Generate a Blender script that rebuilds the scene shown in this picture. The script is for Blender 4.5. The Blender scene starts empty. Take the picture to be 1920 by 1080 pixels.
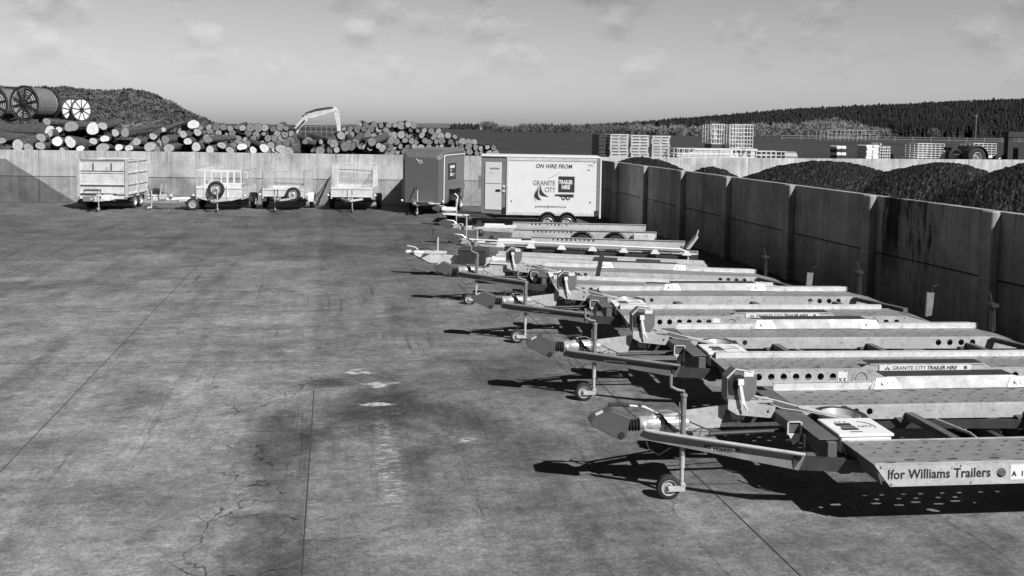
import bpy, math, random
import numpy as np
from mathutils import Vector, Matrix, noise as mnoise
random.seed(7)
R = math.radians
scn = bpy.context.scene
C = scn.collection

# ------------------------------------------------------------------ camera
F, PXC, PYC, CAMH, ROLL, TP = 1700.0, 960.0, 340.0, 3.5, .016, .0586
YAW = math.atan(341 / F); TH = math.atan(TP)
fwd = Vector((math.sin(YAW)*math.cos(TH), math.cos(YAW)*math.cos(TH), -math.sin(TH)))
rt0 = Vector((math.cos(YAW), -math.sin(YAW), 0)); up0 = rt0.cross(fwd)
rt = rt0*math.cos(ROLL) + up0*math.sin(ROLL); up = -rt0*math.sin(ROLL) + up0*math.cos(ROLL)
cd = bpy.data.cameras.new("camera"); cam = bpy.data.objects.new("camera", cd); C.objects.link(cam)
cam.matrix_world = Matrix(((rt.x, up.x, -fwd.x, 0), (rt.y, up.y, -fwd.y, 0), (rt.z, up.z, -fwd.z, CAMH), (0, 0, 0, 1)))
cd.sensor_width = 36; cd.sensor_fit = 'HORIZONTAL'; cd.lens = F/1920*36
cd.shift_y = -(540-PYC)/1920; cd.shift_x = 0
cd.clip_start = .1; cd.clip_end = 8000
scn.camera = cam

# ------------------------------------------------------------------ light
SUN = Vector((.55, -.93, 1.0)).normalized()       # towards the sun
elev = math.asin(SUN.z)
w = bpy.data.worlds.new("World"); scn.world = w; w.use_nodes = True
nt = w.node_tree; N = nt.nodes; L = nt.links; N.clear()
def nd(t, **k):
    n = N.new(t)
    for a, b in k.items(): setattr(n, a, b)
    return n
def wm(op, a, b=None, c=None, clamp=False):
    n = nd('ShaderNodeMath', operation=op); n.use_clamp = clamp
    for i, v in enumerate((a, b, c)):
        if v is None: continue
        if isinstance(v, (int, float)): n.inputs[i].default_value = v
        else: L.new(v, n.inputs[i])
    return n.outputs[0]
sky = nd('ShaderNodeTexSky', sky_type='NISHITA', sun_disc=False)
sky.sun_elevation = elev; sky.sun_rotation = math.atan2(SUN.x, SUN.y)
sky.air_density = 1.0; sky.dust_density = 1.0; sky.ozone_density = 1.0
bw = nd('ShaderNodeRGBToBW'); L.new(sky.outputs[0], bw.inputs[0])
tc = nd('ShaderNodeTexCoord'); sp = nd('ShaderNodeSeparateXYZ'); L.new(tc.outputs['Generated'], sp.inputs[0])
# the red-filter look of a black and white photograph: pale veil low down, dark blue towards the zenith
rp = nd('ShaderNodeValToRGB'); L.new(sp.outputs[2], rp.inputs[0])
els = rp.color_ramp.elements
for p, v in ((0.0, .60), (.02, .68), (.07, .94), (.15, 1.0), (.21, .36), (.32, .06), (1.0, .025)):
    e = els[0] if p == 0 else (els[1] if p == 1.0 else els.new(p))
    e.position = p; e.color = (v, v, v, 1)
mp = nd('ShaderNodeMapping'); mp.inputs['Scale'].default_value = (4.6, 4.6, 9.0); mp.inputs['Location'].default_value = (2.3, .4, 0); L.new(tc.outputs['Generated'], mp.inputs[0])
nz = nd('ShaderNodeTexNoise'); nz.inputs['Scale'].default_value = 2.6; nz.inputs['Detail'].default_value = 7; nz.inputs['Roughness'].default_value = .58
L.new(mp.outputs[0], nz.inputs['Vector'])
cl = nd('ShaderNodeMapRange'); cl.inputs[1].default_value = .55; cl.inputs[2].default_value = .80; L.new(nz.outputs[0], cl.inputs[0])
hi = nd('ShaderNodeMapRange'); hi.inputs[1].default_value = .02; hi.inputs[2].default_value = .11; L.new(sp.outputs[2], hi.inputs[0])
mp2 = nd('ShaderNodeMapping'); mp2.inputs['Scale'].default_value = (4.6, 4.6, 9.0); mp2.inputs['Location'].default_value = (2.3, .4, .15); L.new(tc.outputs['Generated'], mp2.inputs[0])
nz2 = nd('ShaderNodeTexNoise'); nz2.inputs['Scale'].default_value = 2.6; nz2.inputs['Detail'].default_value = 5; nz2.inputs['Roughness'].default_value = .55; L.new(mp2.outputs[0], nz2.inputs['Vector'])
cu_ = nd('ShaderNodeMapRange'); cu_.inputs[1].default_value = .54; cu_.inputs[2].default_value = .74; L.new(nz2.outputs[0], cu_.inputs[0])      # grey undersides
cloud = wm('MULTIPLY', wm('SUBTRACT', wm('MULTIPLY', cl.outputs[0], .42), wm('MULTIPLY', cu_.outputs[0], .30)), hi.outputs[0])
# sky away from the view is dimmed to cut fill light on shaded faces
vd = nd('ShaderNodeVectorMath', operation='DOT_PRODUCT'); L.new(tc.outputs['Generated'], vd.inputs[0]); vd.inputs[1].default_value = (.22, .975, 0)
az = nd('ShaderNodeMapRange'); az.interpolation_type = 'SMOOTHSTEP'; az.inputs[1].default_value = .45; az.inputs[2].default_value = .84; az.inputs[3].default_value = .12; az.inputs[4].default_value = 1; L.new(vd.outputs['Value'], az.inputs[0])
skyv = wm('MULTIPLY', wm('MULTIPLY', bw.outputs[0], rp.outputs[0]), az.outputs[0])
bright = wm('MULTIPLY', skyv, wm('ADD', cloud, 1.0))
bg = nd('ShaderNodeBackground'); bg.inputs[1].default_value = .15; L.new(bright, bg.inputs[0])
out = nd('ShaderNodeOutputWorld'); L.new(bg.outputs[0], out.inputs[0])
sd = bpy.data.lights.new("sun", 'SUN'); sd.energy = 5.0; sd.angle = R(.5); sd.color = (1, 1, 1)
so = bpy.data.objects.new("sun", sd); C.objects.link(so)
so.rotation_euler = SUN.to_track_quat('Z', 'Y').to_euler()
scn.view_settings.view_transform = 'Standard'; scn.view_settings.look = 'None'
scn.view_settings.exposure = .25; scn.view_settings.gamma = 1

# ------------------------------------------------------------------ materials
def newmat(name):
    m = bpy.data.materials.new(name); m.use_nodes = True
    return m, m.node_tree
class G:      # tiny node graph helper
    def __init__(s, name):
        s.m, s.t = newmat(name); s.N = s.t.nodes; s.L = s.t.links
        s.b = s.N['Principled BSDF']; s.co = s.N.new('ShaderNodeTexCoord')
        s.ge = None
    def val(s, v, inp):
        if isinstance(v, (int, float)): inp.default_value = v
        else: s.L.new(v, inp)
    def math(s, op, a, b=None, c=None, clamp=False):
        n = s.N.new('ShaderNodeMath'); n.operation = op; n.use_clamp = clamp
        for i, v in enumerate((a, b, c)):
            if v is not None: s.val(v, n.inputs[i])
        return n.outputs[0]
    def map(s, scale=(1, 1, 1), loc=(0, 0, 0), rot=(0, 0, 0), src='Object', vec=None):
        n = s.N.new('ShaderNodeMapping'); n.inputs['Scale'].default_value = scale; n.inputs['Location'].default_value = loc; n.inputs['Rotation'].default_value = rot
        s.L.new(vec or s.co.outputs[src], n.inputs[0]); return n.outputs[0]
    def noise(s, scale, detail=4, rough=.55, vec=None, dist=0):
        n = s.N.new('ShaderNodeTexNoise'); n.inputs['Scale'].default_value = scale; n.inputs['Detail'].default_value = detail
        n.inputs['Roughness'].default_value = rough; n.inputs['Distortion'].default_value = dist
        s.L.new(vec or s.co.outputs['Object'], n.inputs['Vector']); return n.outputs[0]
    def rng(s, v, a, b, c=0., d=1.):
        n = s.N.new('ShaderNodeMapRange'); s.val(v, n.inputs[0])
        for i, x in enumerate((a, b, c, d)): s.val(x, n.inputs[i+1])
        return n.outputs[0]
    def mix(s, f, a, b):
        n = s.N.new('ShaderNodeMix'); n.data_type = 'FLOAT'; s.val(f, n.inputs[0]); s.val(a, n.inputs[2]); s.val(b, n.inputs[3]); return n.outputs[0]
    def xyz(s, vec=None):
        n = s.N.new('ShaderNodeSeparateXYZ'); s.L.new(vec or s.co.outputs['Object'], n.inputs[0]); return n.outputs
    def done(s, base, rough=.6, metal=0., bump=None, bs=.3, bd=.02, spec=.5):
        cb = s.N.new('ShaderNodeCombineColor')
        for i in range(3): s.val(base, cb.inputs[i])
        s.L.new(cb.outputs[0], s.b.inputs['Base Color']); s.val(rough, s.b.inputs['Roughness']); s.val(metal, s.b.inputs['Metallic'])
        s.b.inputs['Specular IOR Level'].default_value = spec
        if bump is not None:
            n = s.N.new('ShaderNodeBump'); n.inputs['Strength'].default_value = bs; n.inputs['Distance'].default_value = bd
            s.L.new(bump, n.inputs['Height']); s.L.new(n.outputs[0], s.b.inputs['Normal'])
        return s.m
def plain(name, v, rough=.6, metal=0., var=.25, scale=8, bs=.15, spec=.5):
    g = G(name); n = g.noise(scale, 5, .6)
    n2 = g.noise(scale*7, 3, .6)
    k = g.math('ADD', g.math('MULTIPLY', n, .7), g.math('MULTIPLY', n2, .3))
    return g.done(g.rng(k, .3, .7, v*(1-var), v*(1+var)), rough, metal, n2, bs, .004, spec)
def galv(name, v=.5, metal=.35, rough=.42):
    g = G(name)
    v1 = g.N.new('ShaderNodeTexVoronoi'); v1.inputs['Scale'].default_value = 26; g.L.new(g.co.outputs['Object'], v1.inputs['Vector'])
    sx = g.xyz(v1.outputs['Color'])[0]
    n1 = g.noise(3.2, 5, .6); n2 = g.noise(2.2, 6, .7, g.map((.6, 4, 4)))
    base = g.math('ADD', g.math('ADD', v*.40, g.math('MULTIPLY', sx, v*.14)), g.math('ADD', g.math('MULTIPLY', n1, v*.55), g.math('MULTIPLY', n2, v*.50)))
    dirt = g.math('MULTIPLY', g.rng(g.noise(7, 8, .78, g.map((1, 1, 1), (5, 3, 2))), .54, .68, 1., .55), g.rng(g.noise(30, 4, .75, g.map((.35, 1, 1), (1, 3, 2))), .58, .70, 1., .60))
    base = g.math('MULTIPLY', base, dirt)
    return g.done(base, g.rng(n1, .3, .7, rough-.08, rough+.15), metal, n2, .08, .004)
M = {}
M['galv'] = galv('galvanised_steel', .53, .18)
M['galv_bright'] = galv('bright_galvanised', .68, .12)
M['galv_dull'] = galv('dull_galvanised', .27, .2, .5)
M['deck'] = galv('galvanised_deck', .25, .2, .55)
M['beam'] = galv('weathered_dark_galvanised', .125, .15, .55)
M['drawbar_dark'] = galv('dull_drawbar', .17, .2, .5)
M['board'] = galv('weathered_board_metal', .27, .1, .5)
M['dark_steel'] = plain('dark_steel', .05, .5, .2, .4, 6)
M['black'] = plain('black_rubber', .018, .7, 0, .3, 20)
M['tyre'] = plain('tyre_rubber', .025, .85, 0, .35, 15)
M['lock'] = plain('lock_paint', .085, .38, 0, .18, 5, .05)
M['winch'] = plain('winch_paint', .16, .4, 0, .2, 5, .05)
M['white'] = plain('white_paint', .78, .35, 0, .06, 3, .03)
M['whitedirty'] = plain('white_plastic', .72, .4, 0, .12, 4, .05)
M['ink'] = plain('ink', .035, .6, 0, .2, 10, 0)
M['midink'] = plain('grey_ink', .16, .6, 0, .15, 10, 0)
M['stencil'] = plain('stencil_opening', .03, .9, 0, .2, 10, 0)
M['chrome'] = plain('zinc_casting', .70, .3, .5, .25, 14, .2)
M['rim'] = plain('silver_rim', .52, .35, .3, .15, 9, .05)
M['redbox'] = plain('mid_grey_body', .125, .28, 0, .07, 2, .03)
M['greyframe'] = plain('grey_frame', .26, .4, .1, .15, 5, .05)
M['rope'] = plain('strap', .42, .8, 0, .2, 30)
M['glass'] = plain('dark_glass', .02, .08, 0, .1, 5, 0)
M['hole'] = M['black']
def m_timber():
    g = G('sawn_timber'); n = g.noise(4, 5, .6, g.map((1, 8, 8)))
    return g.done(g.rng(n, .3, .7, .34, .72), .8, 0, n, .3, .01)
M['timber'] = m_timber()
def m_logend(name, lo, hi_):
    g = G(name); oi = g.N.new('ShaderNodeObjectInfo')
    x = g.xyz(); r = g.math('SQRT', g.math('ADD', g.math('POWER', x[0], 2), g.math('POWER', x[2], 2)))
    rr = g.math('ADD', r, g.math('MULTIPLY', g.noise(5, 3), .12))
    rings = g.math('SINE', g.math('MULTIPLY', rr, 95))
    n = g.noise(11, 6, .75)
    rnd = g.rng(oi.outputs['Random'], 0, 1, .50, 1.35)
    core = g.rng(rr, .02, .16, .72, 1.05)
    crk = g.rng(g.noise(1, 4, .7, g.map((26, 1, 5), rot=(0, .6, 0))), .62, .66, 1., .35)
    b = g.math('MULTIPLY', g.math('ADD', g.math('MULTIPLY', g.rng(n, .3, .7, lo, hi_), crk), g.math('MULTIPLY', rings, .035)), g.math('MULTIPLY', rnd, core))
    return g.done(b, .85, 0, n, .4, .02)
M['logend'] = m_logend('log_cut_end', .15, .36)
M['bigend'] = m_logend('big_log_cut_end', .38, .72)
def m_bark():
    g = G('bark'); n = g.noise(9, 6, .7, g.map((2, .5, 2)))
    return g.done(g.rng(n, .3, .7, .018, .12), .95, 0, n, 1, .04)
M['bark'] = m_bark()

def m_wall(name, base, front=False):
    g = G(name); x = g.xyz()
    st = g.noise(1.0, 6, .65, g.map((5.5, 5.5, .22))); st2 = g.noise(1, 5, .7, g.map((16, 16, .9), (3, 1, 0)))
    bl = g.noise(.9, 6, .65); fi = g.noise(14, 4, .6)
    z = x[2]
    topz = g.rng(g.math('ADD', z, g.math('MULTIPLY', st, .8)), 1.9, 2.75, 0., 1.)
    runs = g.math('MULTIPLY', g.rng(st2, .50, .72, 0., 1.), g.math('ADD', g.math('MULTIPLY', topz, .70), .12))
    v = g.math('MULTIPLY', g.rng(bl, .28, .72, .60, 1.25), g.rng(st, .3, .7, .74, 1.16))
    v = g.math('MULTIPLY', v, g.rng(fi, .3, .7, .93, 1.07))
    v = g.math('MULTIPLY', v, g.math('SUBTRACT', 1., runs))
    lowm = g.math('LESS_THAN', z, 1.12)
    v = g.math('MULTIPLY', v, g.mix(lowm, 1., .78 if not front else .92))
    blot = g.rng(g.noise(2.3, 7, .75, g.map((1, 1, 1.4), (9, 2, 4))), .52, .66, 1., .72)
    v = g.math('MULTIPLY', v, g.mix(lowm, 1., blot))
    if not front:      # tide mark left where a heap once leaned against the wall, and its ghost peak further on
        e = g.math('SUBTRACT', g.math('ADD', z, g.math('MULTIPLY', g.math('ADD', x[0], 13.5), .64)), g.math('ADD', 1.72, g.math('MULTIPLY', bl, .16)))
        tri = g.math('MULTIPLY', g.rng(e, -.03, .03, 1., 0.), g.math('LESS_THAN', z, 1.86))
        v = g.math('MULTIPLY', v, g.mix(tri, 1., .40))
        pk = g.math('ADD', z, g.math('MULTIPLY', g.math('ABSOLUTE', g.math('ADD', x[0], 6.6)), .62))
        v = g.math('MULTIPLY', v, g.mix(g.rng(pk, 1.25, 1.5, 1., 0.), 1., .72))
    else:              # long black run of oil down one bay (object space y is along the wall)
        yy = x[1]
        w1 = g.math('ADD', yy, g.math('MULTIPLY', g.math('SUBTRACT', g.noise(1, 6, .75, g.map((4, 7, 1.1))), .5), 1.3))
        n1 = g.rng(g.math('ABSOLUTE', g.math('SUBTRACT', w1, 15.85)), .16, .34, 1., 0.)
        n2 = g.rng(g.math('ABSOLUTE', g.math('SUBTRACT', w1, 15.05)), .25, .75, 1., 0.)
        br = g.rng(g.noise(1, 6, .8, g.map((9, 9, 1.6), (2, 7, 1))), .44, .60, 0., 1.)
        fade = g.rng(g.math('ADD', z, g.math('MULTIPLY', st2, .9)), 1.0, 1.9, .25, 1.)
        oil = g.math('MULTIPLY', g.math('MAXIMUM', n1, g.math('MULTIPLY', n2, br)), fade, clamp=True)
        v = g.math('MULTIPLY', v, g.mix(oil, 1., .08))
    return g.done(g.math('MULTIPLY', v, base), .85, 0, g.math('ADD', fi, bl), .25, .01, .2)
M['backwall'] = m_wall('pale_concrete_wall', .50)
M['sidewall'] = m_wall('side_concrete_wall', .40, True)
M['joint'] = plain('joint_gap', .045, .95, 0, .3, 8)

def m_ground():
    g = G('stained_concrete'); x = g.xyz()
    big = g.noise(.16, 5, .6, dist=.4); mid = g.noise(.8, 7, .68, dist=.5); fine = g.noise(9, 6, .7)
    # tyre-swept streaks, mostly across the yard and a family along it
    s1 = g.noise(1, 6, .65, g.map((.22, 1.3, 1), rot=(0, 0, R(-8)))); s2 = g.noise(1, 5, .65, g.map((1.7, .13, 1), (3, 8, 0), rot=(0, 0, R(10))))
    fm = g.noise(3.6, 7, .72, dist=.6); hs = g.noise(1, 7, .75, g.map((3.2, 5.2, 1), (1, 4, 0), rot=(0, 0, R(-7))))
    v = g.math('MULTIPLY', g.rng(big, .32, .68, .74, 1.26), g.rng(mid, .3, .7, .62, 1.34))
    v = g.math('MULTIPLY', v, g.math('MULTIPLY', g.rng(fm, .3, .7, .76, 1.22), g.rng(hs, .3, .7, .72, 1.28)))
    hs2 = g.noise(1, 5, .8, g.map((13, 17, 1), (2, 2, 0), rot=(0, 0, R(-7)))); sp_ = g.noise(34, 3, .7)
    v = g.math('MULTIPLY', v, g.math('MULTIPLY', g.rng(hs2, .3, .7, .70, 1.30), g.rng(sp_, .3, .7, .68, 1.32)))
    pit = g.rng(g.noise(11, 4, .75, g.map((1, 1, 1), (7, 7, 0))), .63, .69, 1., .55); lim = g.rng(g.noise(8, 5, .8, g.map((1.3, 1, 1), (1, 9, 0))), .64, .70, 1., 1.45)
    v = g.math('MULTIPLY', v, g.math('MULTIPLY', pit, lim))
    v = g.math('MULTIPLY', v, g.rng(fine, .25, .75, .72, 1.26))
    v = g.math('MULTIPLY', v, g.rng(s1, .35, .7, 1.12, .78))
    v = g.math('MULTIPLY', v, g.rng(s2, .5, .72, 1.04, .70))
    far = g.rng(x[1], 15, 30, 1.0, .42)
    v = g.math('MULTIPLY', v, g.mix(g.rng(s1, .3, .6, 1., .6), 1., far))
    # band slightly paler to the near left slab, darker slabs on the right of the seam
    v = g.math('MULTIPLY', v, g.rng(g.math('ADD', x[0], g.math('MULTIPLY', mid, .25)), -.22, -.08, 1.10, .86))
    # skid marks, and an old patched strip left of the seam with a ragged edge
    sk = g.noise(1, 5, .7, g.map((7, .32, 1), (5, 1, 0), rot=(0, 0, R(-7)))); skm = g.noise(.35, 3, .5, g.map((1, 1, 1), (8, 3, 0)))
    v = g.math('MULTIPLY', v, g.math('SUBTRACT', 1., g.math('MULTIPLY', g.rng(sk, .585, .67, 0., .46), g.rng(skm, .47, .58, 0., 1.))))
    edge = g.math('ADD', x[0], g.math('MULTIPLY', g.math('SUBTRACT', g.noise(1.3, 8, .75), .5), 1.7))
    strip = g.math('MULTIPLY', g.math('MULTIPLY', g.rng(edge, -.86, -.80, 0., 1.), g.rng(x[0], -.23, -.21, 1., 0.)), g.rng(g.math('ADD', x[1], g.math('MULTIPLY', mid, 2.)), 11.0, 13.4, 1., 0.))
    v = g.math('MULTIPLY', v, g.mix(strip, 1., .76))
    ch = g.rng(g.noise(2.6, 8, .8, g.map((1, 1, 1), (4, 4, 0))), .64, .68, 1., .45)
    v = g.math('MULTIPLY', v, ch)
    # damp dark blotches
    def spot(cx, cy, rx, ry, k, rot=0.):
        vv = g.map((1/rx, 1/ry, 1), (-cx/rx, -cy/ry, 0))
        a = g.xyz(vv); d = g.math('SQRT', g.math('ADD', g.math('POWER', a[0], 2), g.math('POWER', a[1], 2)))
        d = g.math('ADD', d, g.math('MULTIPLY', g.math('SUBTRACT', mid, .5), 2.2))
        return g.rng(d, .35, 1.1, k, 1.)
    for a in ((.75, 11.2, 1.0, 1.6, .66), (.55, 10.9, .75, 1.9, .56), (-2.2, 12.0, .6, .8, .55), (-1.2, 11.7, .45, .5, .75), (-.5, 9.2, .38, 2.4, .62), (.9, 8.6, .5, 1.3, .8), (1.6, 10.6, .5, .8, .55), (.0, 12.4, .25, .35, .5),
              (-1.5, 26, 5, 2.2, .75), (1.2, 17.3, .25, 1.4, .7), (-6, 20, 3, 1.5, .82), (2.6, 12.5, 1.2, 1.2, .7), (4.5, 9.5, 2.2, 1.6, .7)):
        v = g.math('MULTIPLY', v, spot(*a))
    # crazed cracking in the dark strip
    wob = g.N.new('ShaderNodeVectorMath'); wob.operation = 'ADD'
    nn = g.N.new('ShaderNodeTexNoise'); nn.inputs['Scale'].default_value = 2.4; nn.inputs['Detail'].default_value = 6
    g.L.new(g.co.outputs['Object'], nn.inputs['Vector']); ws = g.N.new('ShaderNodeVectorMath'); ws.operation = 'SCALE'; ws.inputs['Scale'].default_value = .5; g.L.new(nn.outputs['Color'], ws.inputs[0]); g.L.new(g.co.outputs['Object'], wob.inputs[0]); g.L.new(ws.outputs[0], wob.inputs[1])
    vo = g.N.new('ShaderNodeTexVoronoi'); vo.feature = 'DISTANCE_TO_EDGE'; vo.inputs['Scale'].default_value = 1.25; g.L.new(wob.outputs[0], vo.inputs['Vector'])
    ck = g.math('MULTIPLY', g.rng(vo.outputs[0], .004, .015, 1., 0.), g.rng(g.noise(1.7, 3), .42, .52, 0., 1.))
    msk = g.math('MULTIPLY', g.rng(g.math('ABSOLUTE', g.math('ADD', x[0], .72)), .35, .75, 1., 0.), g.rng(x[1], 12.5, 13.6, 1., 0.))
    ck = g.math('MULTIPLY', ck, msk)
    vo2 = g.N.new('ShaderNodeTexVoronoi'); vo2.feature = 'DISTANCE_TO_EDGE'; vo2.inputs['Scale'].default_value = .22; g.L.new(wob.outputs[0], vo2.inputs['Vector'])
    ck2 = g.math('MULTIPLY', g.rng(vo2.outputs[0], .0006, .0018, .75, 0.), g.rng(g.noise(.5, 3), .45, .55, 0., 1.))
    v = g.math('MULTIPLY', v, g.math('SUBTRACT', 1., g.math('MULTIPLY', g.math('MAXIMUM', ck, ck2), .72)))
    # white scuffs: short scrapes of paint and lime
    sc = g.noise(1, 7, .78, g.map((5, 22, 1), rot=(0, 0, R(14))))
    def scuff(cx, cy, rx, ry, th):
        vv = g.map((1/rx, 1/ry, 1), (-cx/rx, -cy/ry, 0)); a = g.xyz(vv)
        d = g.math('ADD', g.math('POWER', a[0], 2), g.math('POWER', a[1], 2))
        return g.math('MULTIPLY', g.rng(d, .2, 1., 1., 0.), g.rng(sc, th, th+.05, 0., 1.))
    sb = g.noise(1, 8, .72, g.map((2.6, 7.5, 1), (2, 3, 0), rot=(0, 0, R(12))))
    def blob(cx, cy, rx, ry, th):
        vv = g.map((1/rx, 1/ry, 1), (-cx/rx, -cy/ry, 0)); a = g.xyz(vv)
        d = g.math('ADD', g.math('POWER', a[0], 2), g.math('POWER', a[1], 2))
        return g.rng(g.math('SUBTRACT', sb, g.math('MULTIPLY', d, .12)), th, th+.03, 0., 1.)
    s = g.math('MAXIMUM', blob(.45, 12.9, .30, .22, .50), g.math('MAXIMUM', blob(.72, 12.2, .38, .22, .50), blob(.60, 11.35, .26, .12, .46)))
    s = g.math('MAXIMUM', s, g.math('MAXIMUM', blob(-.75, 14.2, .5, .2, .56), g.math('MAXIMUM', blob(1.55, 9.85, .2, .1, .50), blob(1.9, 14.3, .9, .2, .60))))
    s = g.math('MAXIMUM', s, scuff(.62, 12.5, .50, .75, .60))
    for a in ((.60, 9.4, .14, 1.9, .53), (.72, 11.1, .35, .5, .58), (.55, 10.6, .3, .3, .6), (.68, 8.8, .16, 2.6, .60), (1.45, 9.9, .2, .2, .56), (-.6, 14.1, 1.3, .8, .64), (3.2, 6.9, .6, .5, .66), (.8, 14.3, 1.5, .6, .66)):
        s = g.math('MAXIMUM', s, scuff(*a))
    v2 = g.math('MULTIPLY', v, .198)
    v2 = g.mix(g.math('MULTIPLY', s, g.rng(fine, .35, .6, .25, .95)), v2, .55)
    grit = g.rng(g.noise(60, 2, .5), .70, .76, 0., .6)
    v2 = g.mix(grit, v2, .3)
    return g.done(v2, g.rng(mid, .3, .7, .62, .9), 0, g.math('ADD', fine, g.math('MULTIPLY', grit, .5)), .45, .012, .3)
M['ground'] = m_ground()
def m_grass(name, lo, hi_, sc=1.0):
    g = G(name); n = g.noise(sc, 8, .7); n2 = g.noise(sc*.06, 4, .6)
    return g.done(g.math('MULTIPLY', g.rng(n, .3, .7, lo, hi_), g.rng(n2, .3, .7, .8, 1.2)), .95, 0, n, .8, .1, .1)
M['field'] = m_grass('field_grass', .040, .060, .5)
M['bank'] = m_grass('rough_bank_grass', .035, .15, 1.4)
M['hill'] = m_grass('hill_heath', .02, .04, .02)
M['coal'] = plain('coal', .0085, .62, 0, .8, 7, .6, .3)
M['conifer'] = m_grass('conifer_needles', .012, .042, .25)
M['bare'] = m_grass('bare_twigs', .17, .30, .6)
M['hedge'] = m_grass('hedge_twigs', .06, .20, .8)

# ------------------------------------------------------------------ mesh helpers
class MB:
    def __init__(s): s.v = []; s.f = []; s.mi = []
    def add(s, vs, fs, mi=0):
        o = len(s.v); s.v += [tuple(p) for p in vs]; s.f += [tuple(i+o for i in f) for f in fs]; s.mi += [mi]*len(fs); return s
    def box(s, a, b, rot=None, piv=None, mi=0):
        (x0, y0, z0), (x1, y1, z1) = a, b
        vs = [Vector(p) for p in ((x0,y0,z0),(x1,y0,z0),(x1,y1,z0),(x0,y1,z0),(x0,y0,z1),(x1,y0,z1),(x1,y1,z1),(x0,y1,z1))]
        if rot is not None:
            pv = Vector(piv) if piv else Vector(((x0+x1)/2, (y0+y1)/2, (z0+z1)/2))
            vs = [rot @ (p-pv) + pv for p in vs]
        return s.add(vs, ((3,2,1,0),(4,5,6,7),(0,1,5,4),(1,2,6,5),(2,3,7,6),(3,0,4,7)), mi)
    def beam(s, p, q, w, h, mi=0, upv=(0, 0, 1)):     # w across, h along up, centred
        p, q = Vector(p), Vector(q); d = (q-p).normalized(); sd_ = d.cross(Vector(upv)).normalized(); u = sd_.cross(d)
        vs = [c + sd_*a*w/2 + u*b*h/2 for c in (p, q) for a, b in ((-1,-1),(1,-1),(1,1),(-1,1))]
        return s.add(vs, ((0,1,2,3),(7,6,5,4),(1,0,4,5),(2,1,5,6),(3,2,6,7),(0,3,7,4)), mi)
    def tube(s, pts, r, n=8, r2=None, mi=0, cap=True):
        pts = [Vector(p) for p in pts]; rings = []; k = len(pts)
        prev = None
        for i, p in enumerate(pts):
            d = (pts[min(i+1, k-1)] - pts[max(i-1, 0)]).normalized()
            if prev is None:
                a = d.cross(Vector((0, 0, 1)));
                if a.length < .01: a = d.cross(Vector((0, 1, 0)))
                a.normalize()
            else:
                a = (prev - d*prev.dot(d)).normalized()
            prev = a; b = d.cross(a); rr = r if r2 is None else r + (r2-r)*i/(k-1)
            rings.append([p + (a*math.cos(t) + b*math.sin(t))*rr for t in (2*math.pi*j/n for j in range(n))])
        vs = [q for rg in rings for q in rg]; fs = []
        for i in range(k-1):
            for j in range(n): fs.append((i*n+j, i*n+(j+1) % n, (i+1)*n+(j+1) % n, (i+1)*n+j))
        if cap: fs.append(tuple(range(n-1, -1, -1))); fs.append(tuple((k-1)*n+j for j in range(n)))
        return s.add(vs, fs, mi)
    def lathe(s, prof, c=(0, 0, 0), axis='y', n=24, mi=0, cap=True):   # prof: (along, radius)
        c = Vector(c); vs = []; fs = []
        for a, r in prof:
            for j in range(n):
                t = 2*math.pi*j/n; p, q = r*math.cos(t), r*math.sin(t)
                vs.append(c + Vector({'y': (p, a, q), 'x': (a, p, q), 'z': (p, q, a)}[axis]))
        for i in range(len(prof)-1):
            for j in range(n): fs.append((i*n+j, i*n+(j+1) % n, (i+1)*n+(j+1) % n, (i+1)*n+j))
        if cap: fs.append(tuple(range(n))); fs.append(tuple((len(prof)-1)*n+j for j in range(n)))
        return s.add(vs, fs, mi)
    def prism(s, poly, y0, y1, mi=0, axis='y'):   # poly in (x,z) extruded along y ; axis 'z': poly (x,y) ; axis 'x': poly (y,z)
        def P(a, b, c): return {'y': (a, c, b), 'z': (a, b, c), 'x': (c, a, b)}[axis]
        n = len(poly); vs = [P(a, b, y0) for a, b in poly] + [P(a, b, y1) for a, b in poly]
        fs = [tuple(range(n)), tuple(range(2*n-1, n-1, -1))] + [(i, i+n, (i+1) % n+n, (i+1) % n) for i in range(n)]
        return s.add(vs, fs, mi)
    def sphere(s, c, r, n=10, m=6, sc=(1, 1, 1), mi=0):
        prof = [(-r*math.cos(math.pi*i/m)*sc[2], max(r*math.sin(math.pi*i/m), 1e-4)) for i in range(m+1)]
        o = len(s.v); s.lathe(prof, c, 'z', n, mi)
        if sc[0] != 1 or sc[1] != 1:
            for i in range(o, len(s.v)):
                p = s.v[i]; s.v[i] = (c[0]+(p[0]-c[0])*sc[0], c[1]+(p[1]-c[1])*sc[1], p[2])
        return s
    def raw(s, data, mat=None, mi=0):
        vs, fs = data
        if mat is not None: vs = [mat @ Vector(p) for p in vs]
        return s.add(vs, fs, mi)
    def mesh(s, name, mats, smooth=False, bevel=0):
        me = bpy.data.meshes.new(name); me.from_pydata([tuple(p) for p in s.v], [], s.f)
        if not isinstance(mats, (list, tuple)): mats = [mats]
        for m in mats: me.materials.append(m)
        if len(mats) > 1: me.polygons.foreach_set('material_index', s.mi)
        me.update()
        import bmesh
        bm = bmesh.new(); bm.from_mesh(me); bmesh.ops.recalc_face_normals(bm, faces=bm.faces)
        if bevel:
            es = [e for e in bm.edges if len(e.link_faces) == 2 and e.calc_face_angle(0) > .6]
            bmesh.ops.bevel(bm, geom=es, offset=bevel, segments=1, affect='EDGES', clamp_overlap=True)
        if smooth:
            for f_ in bm.faces: f_.smooth = True
            for e in bm.edges:
                if len(e.link_faces) == 2 and e.calc_face_angle(0) > .7: e.smooth = False
        bm.to_mesh(me); bm.free()
        return me
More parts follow.
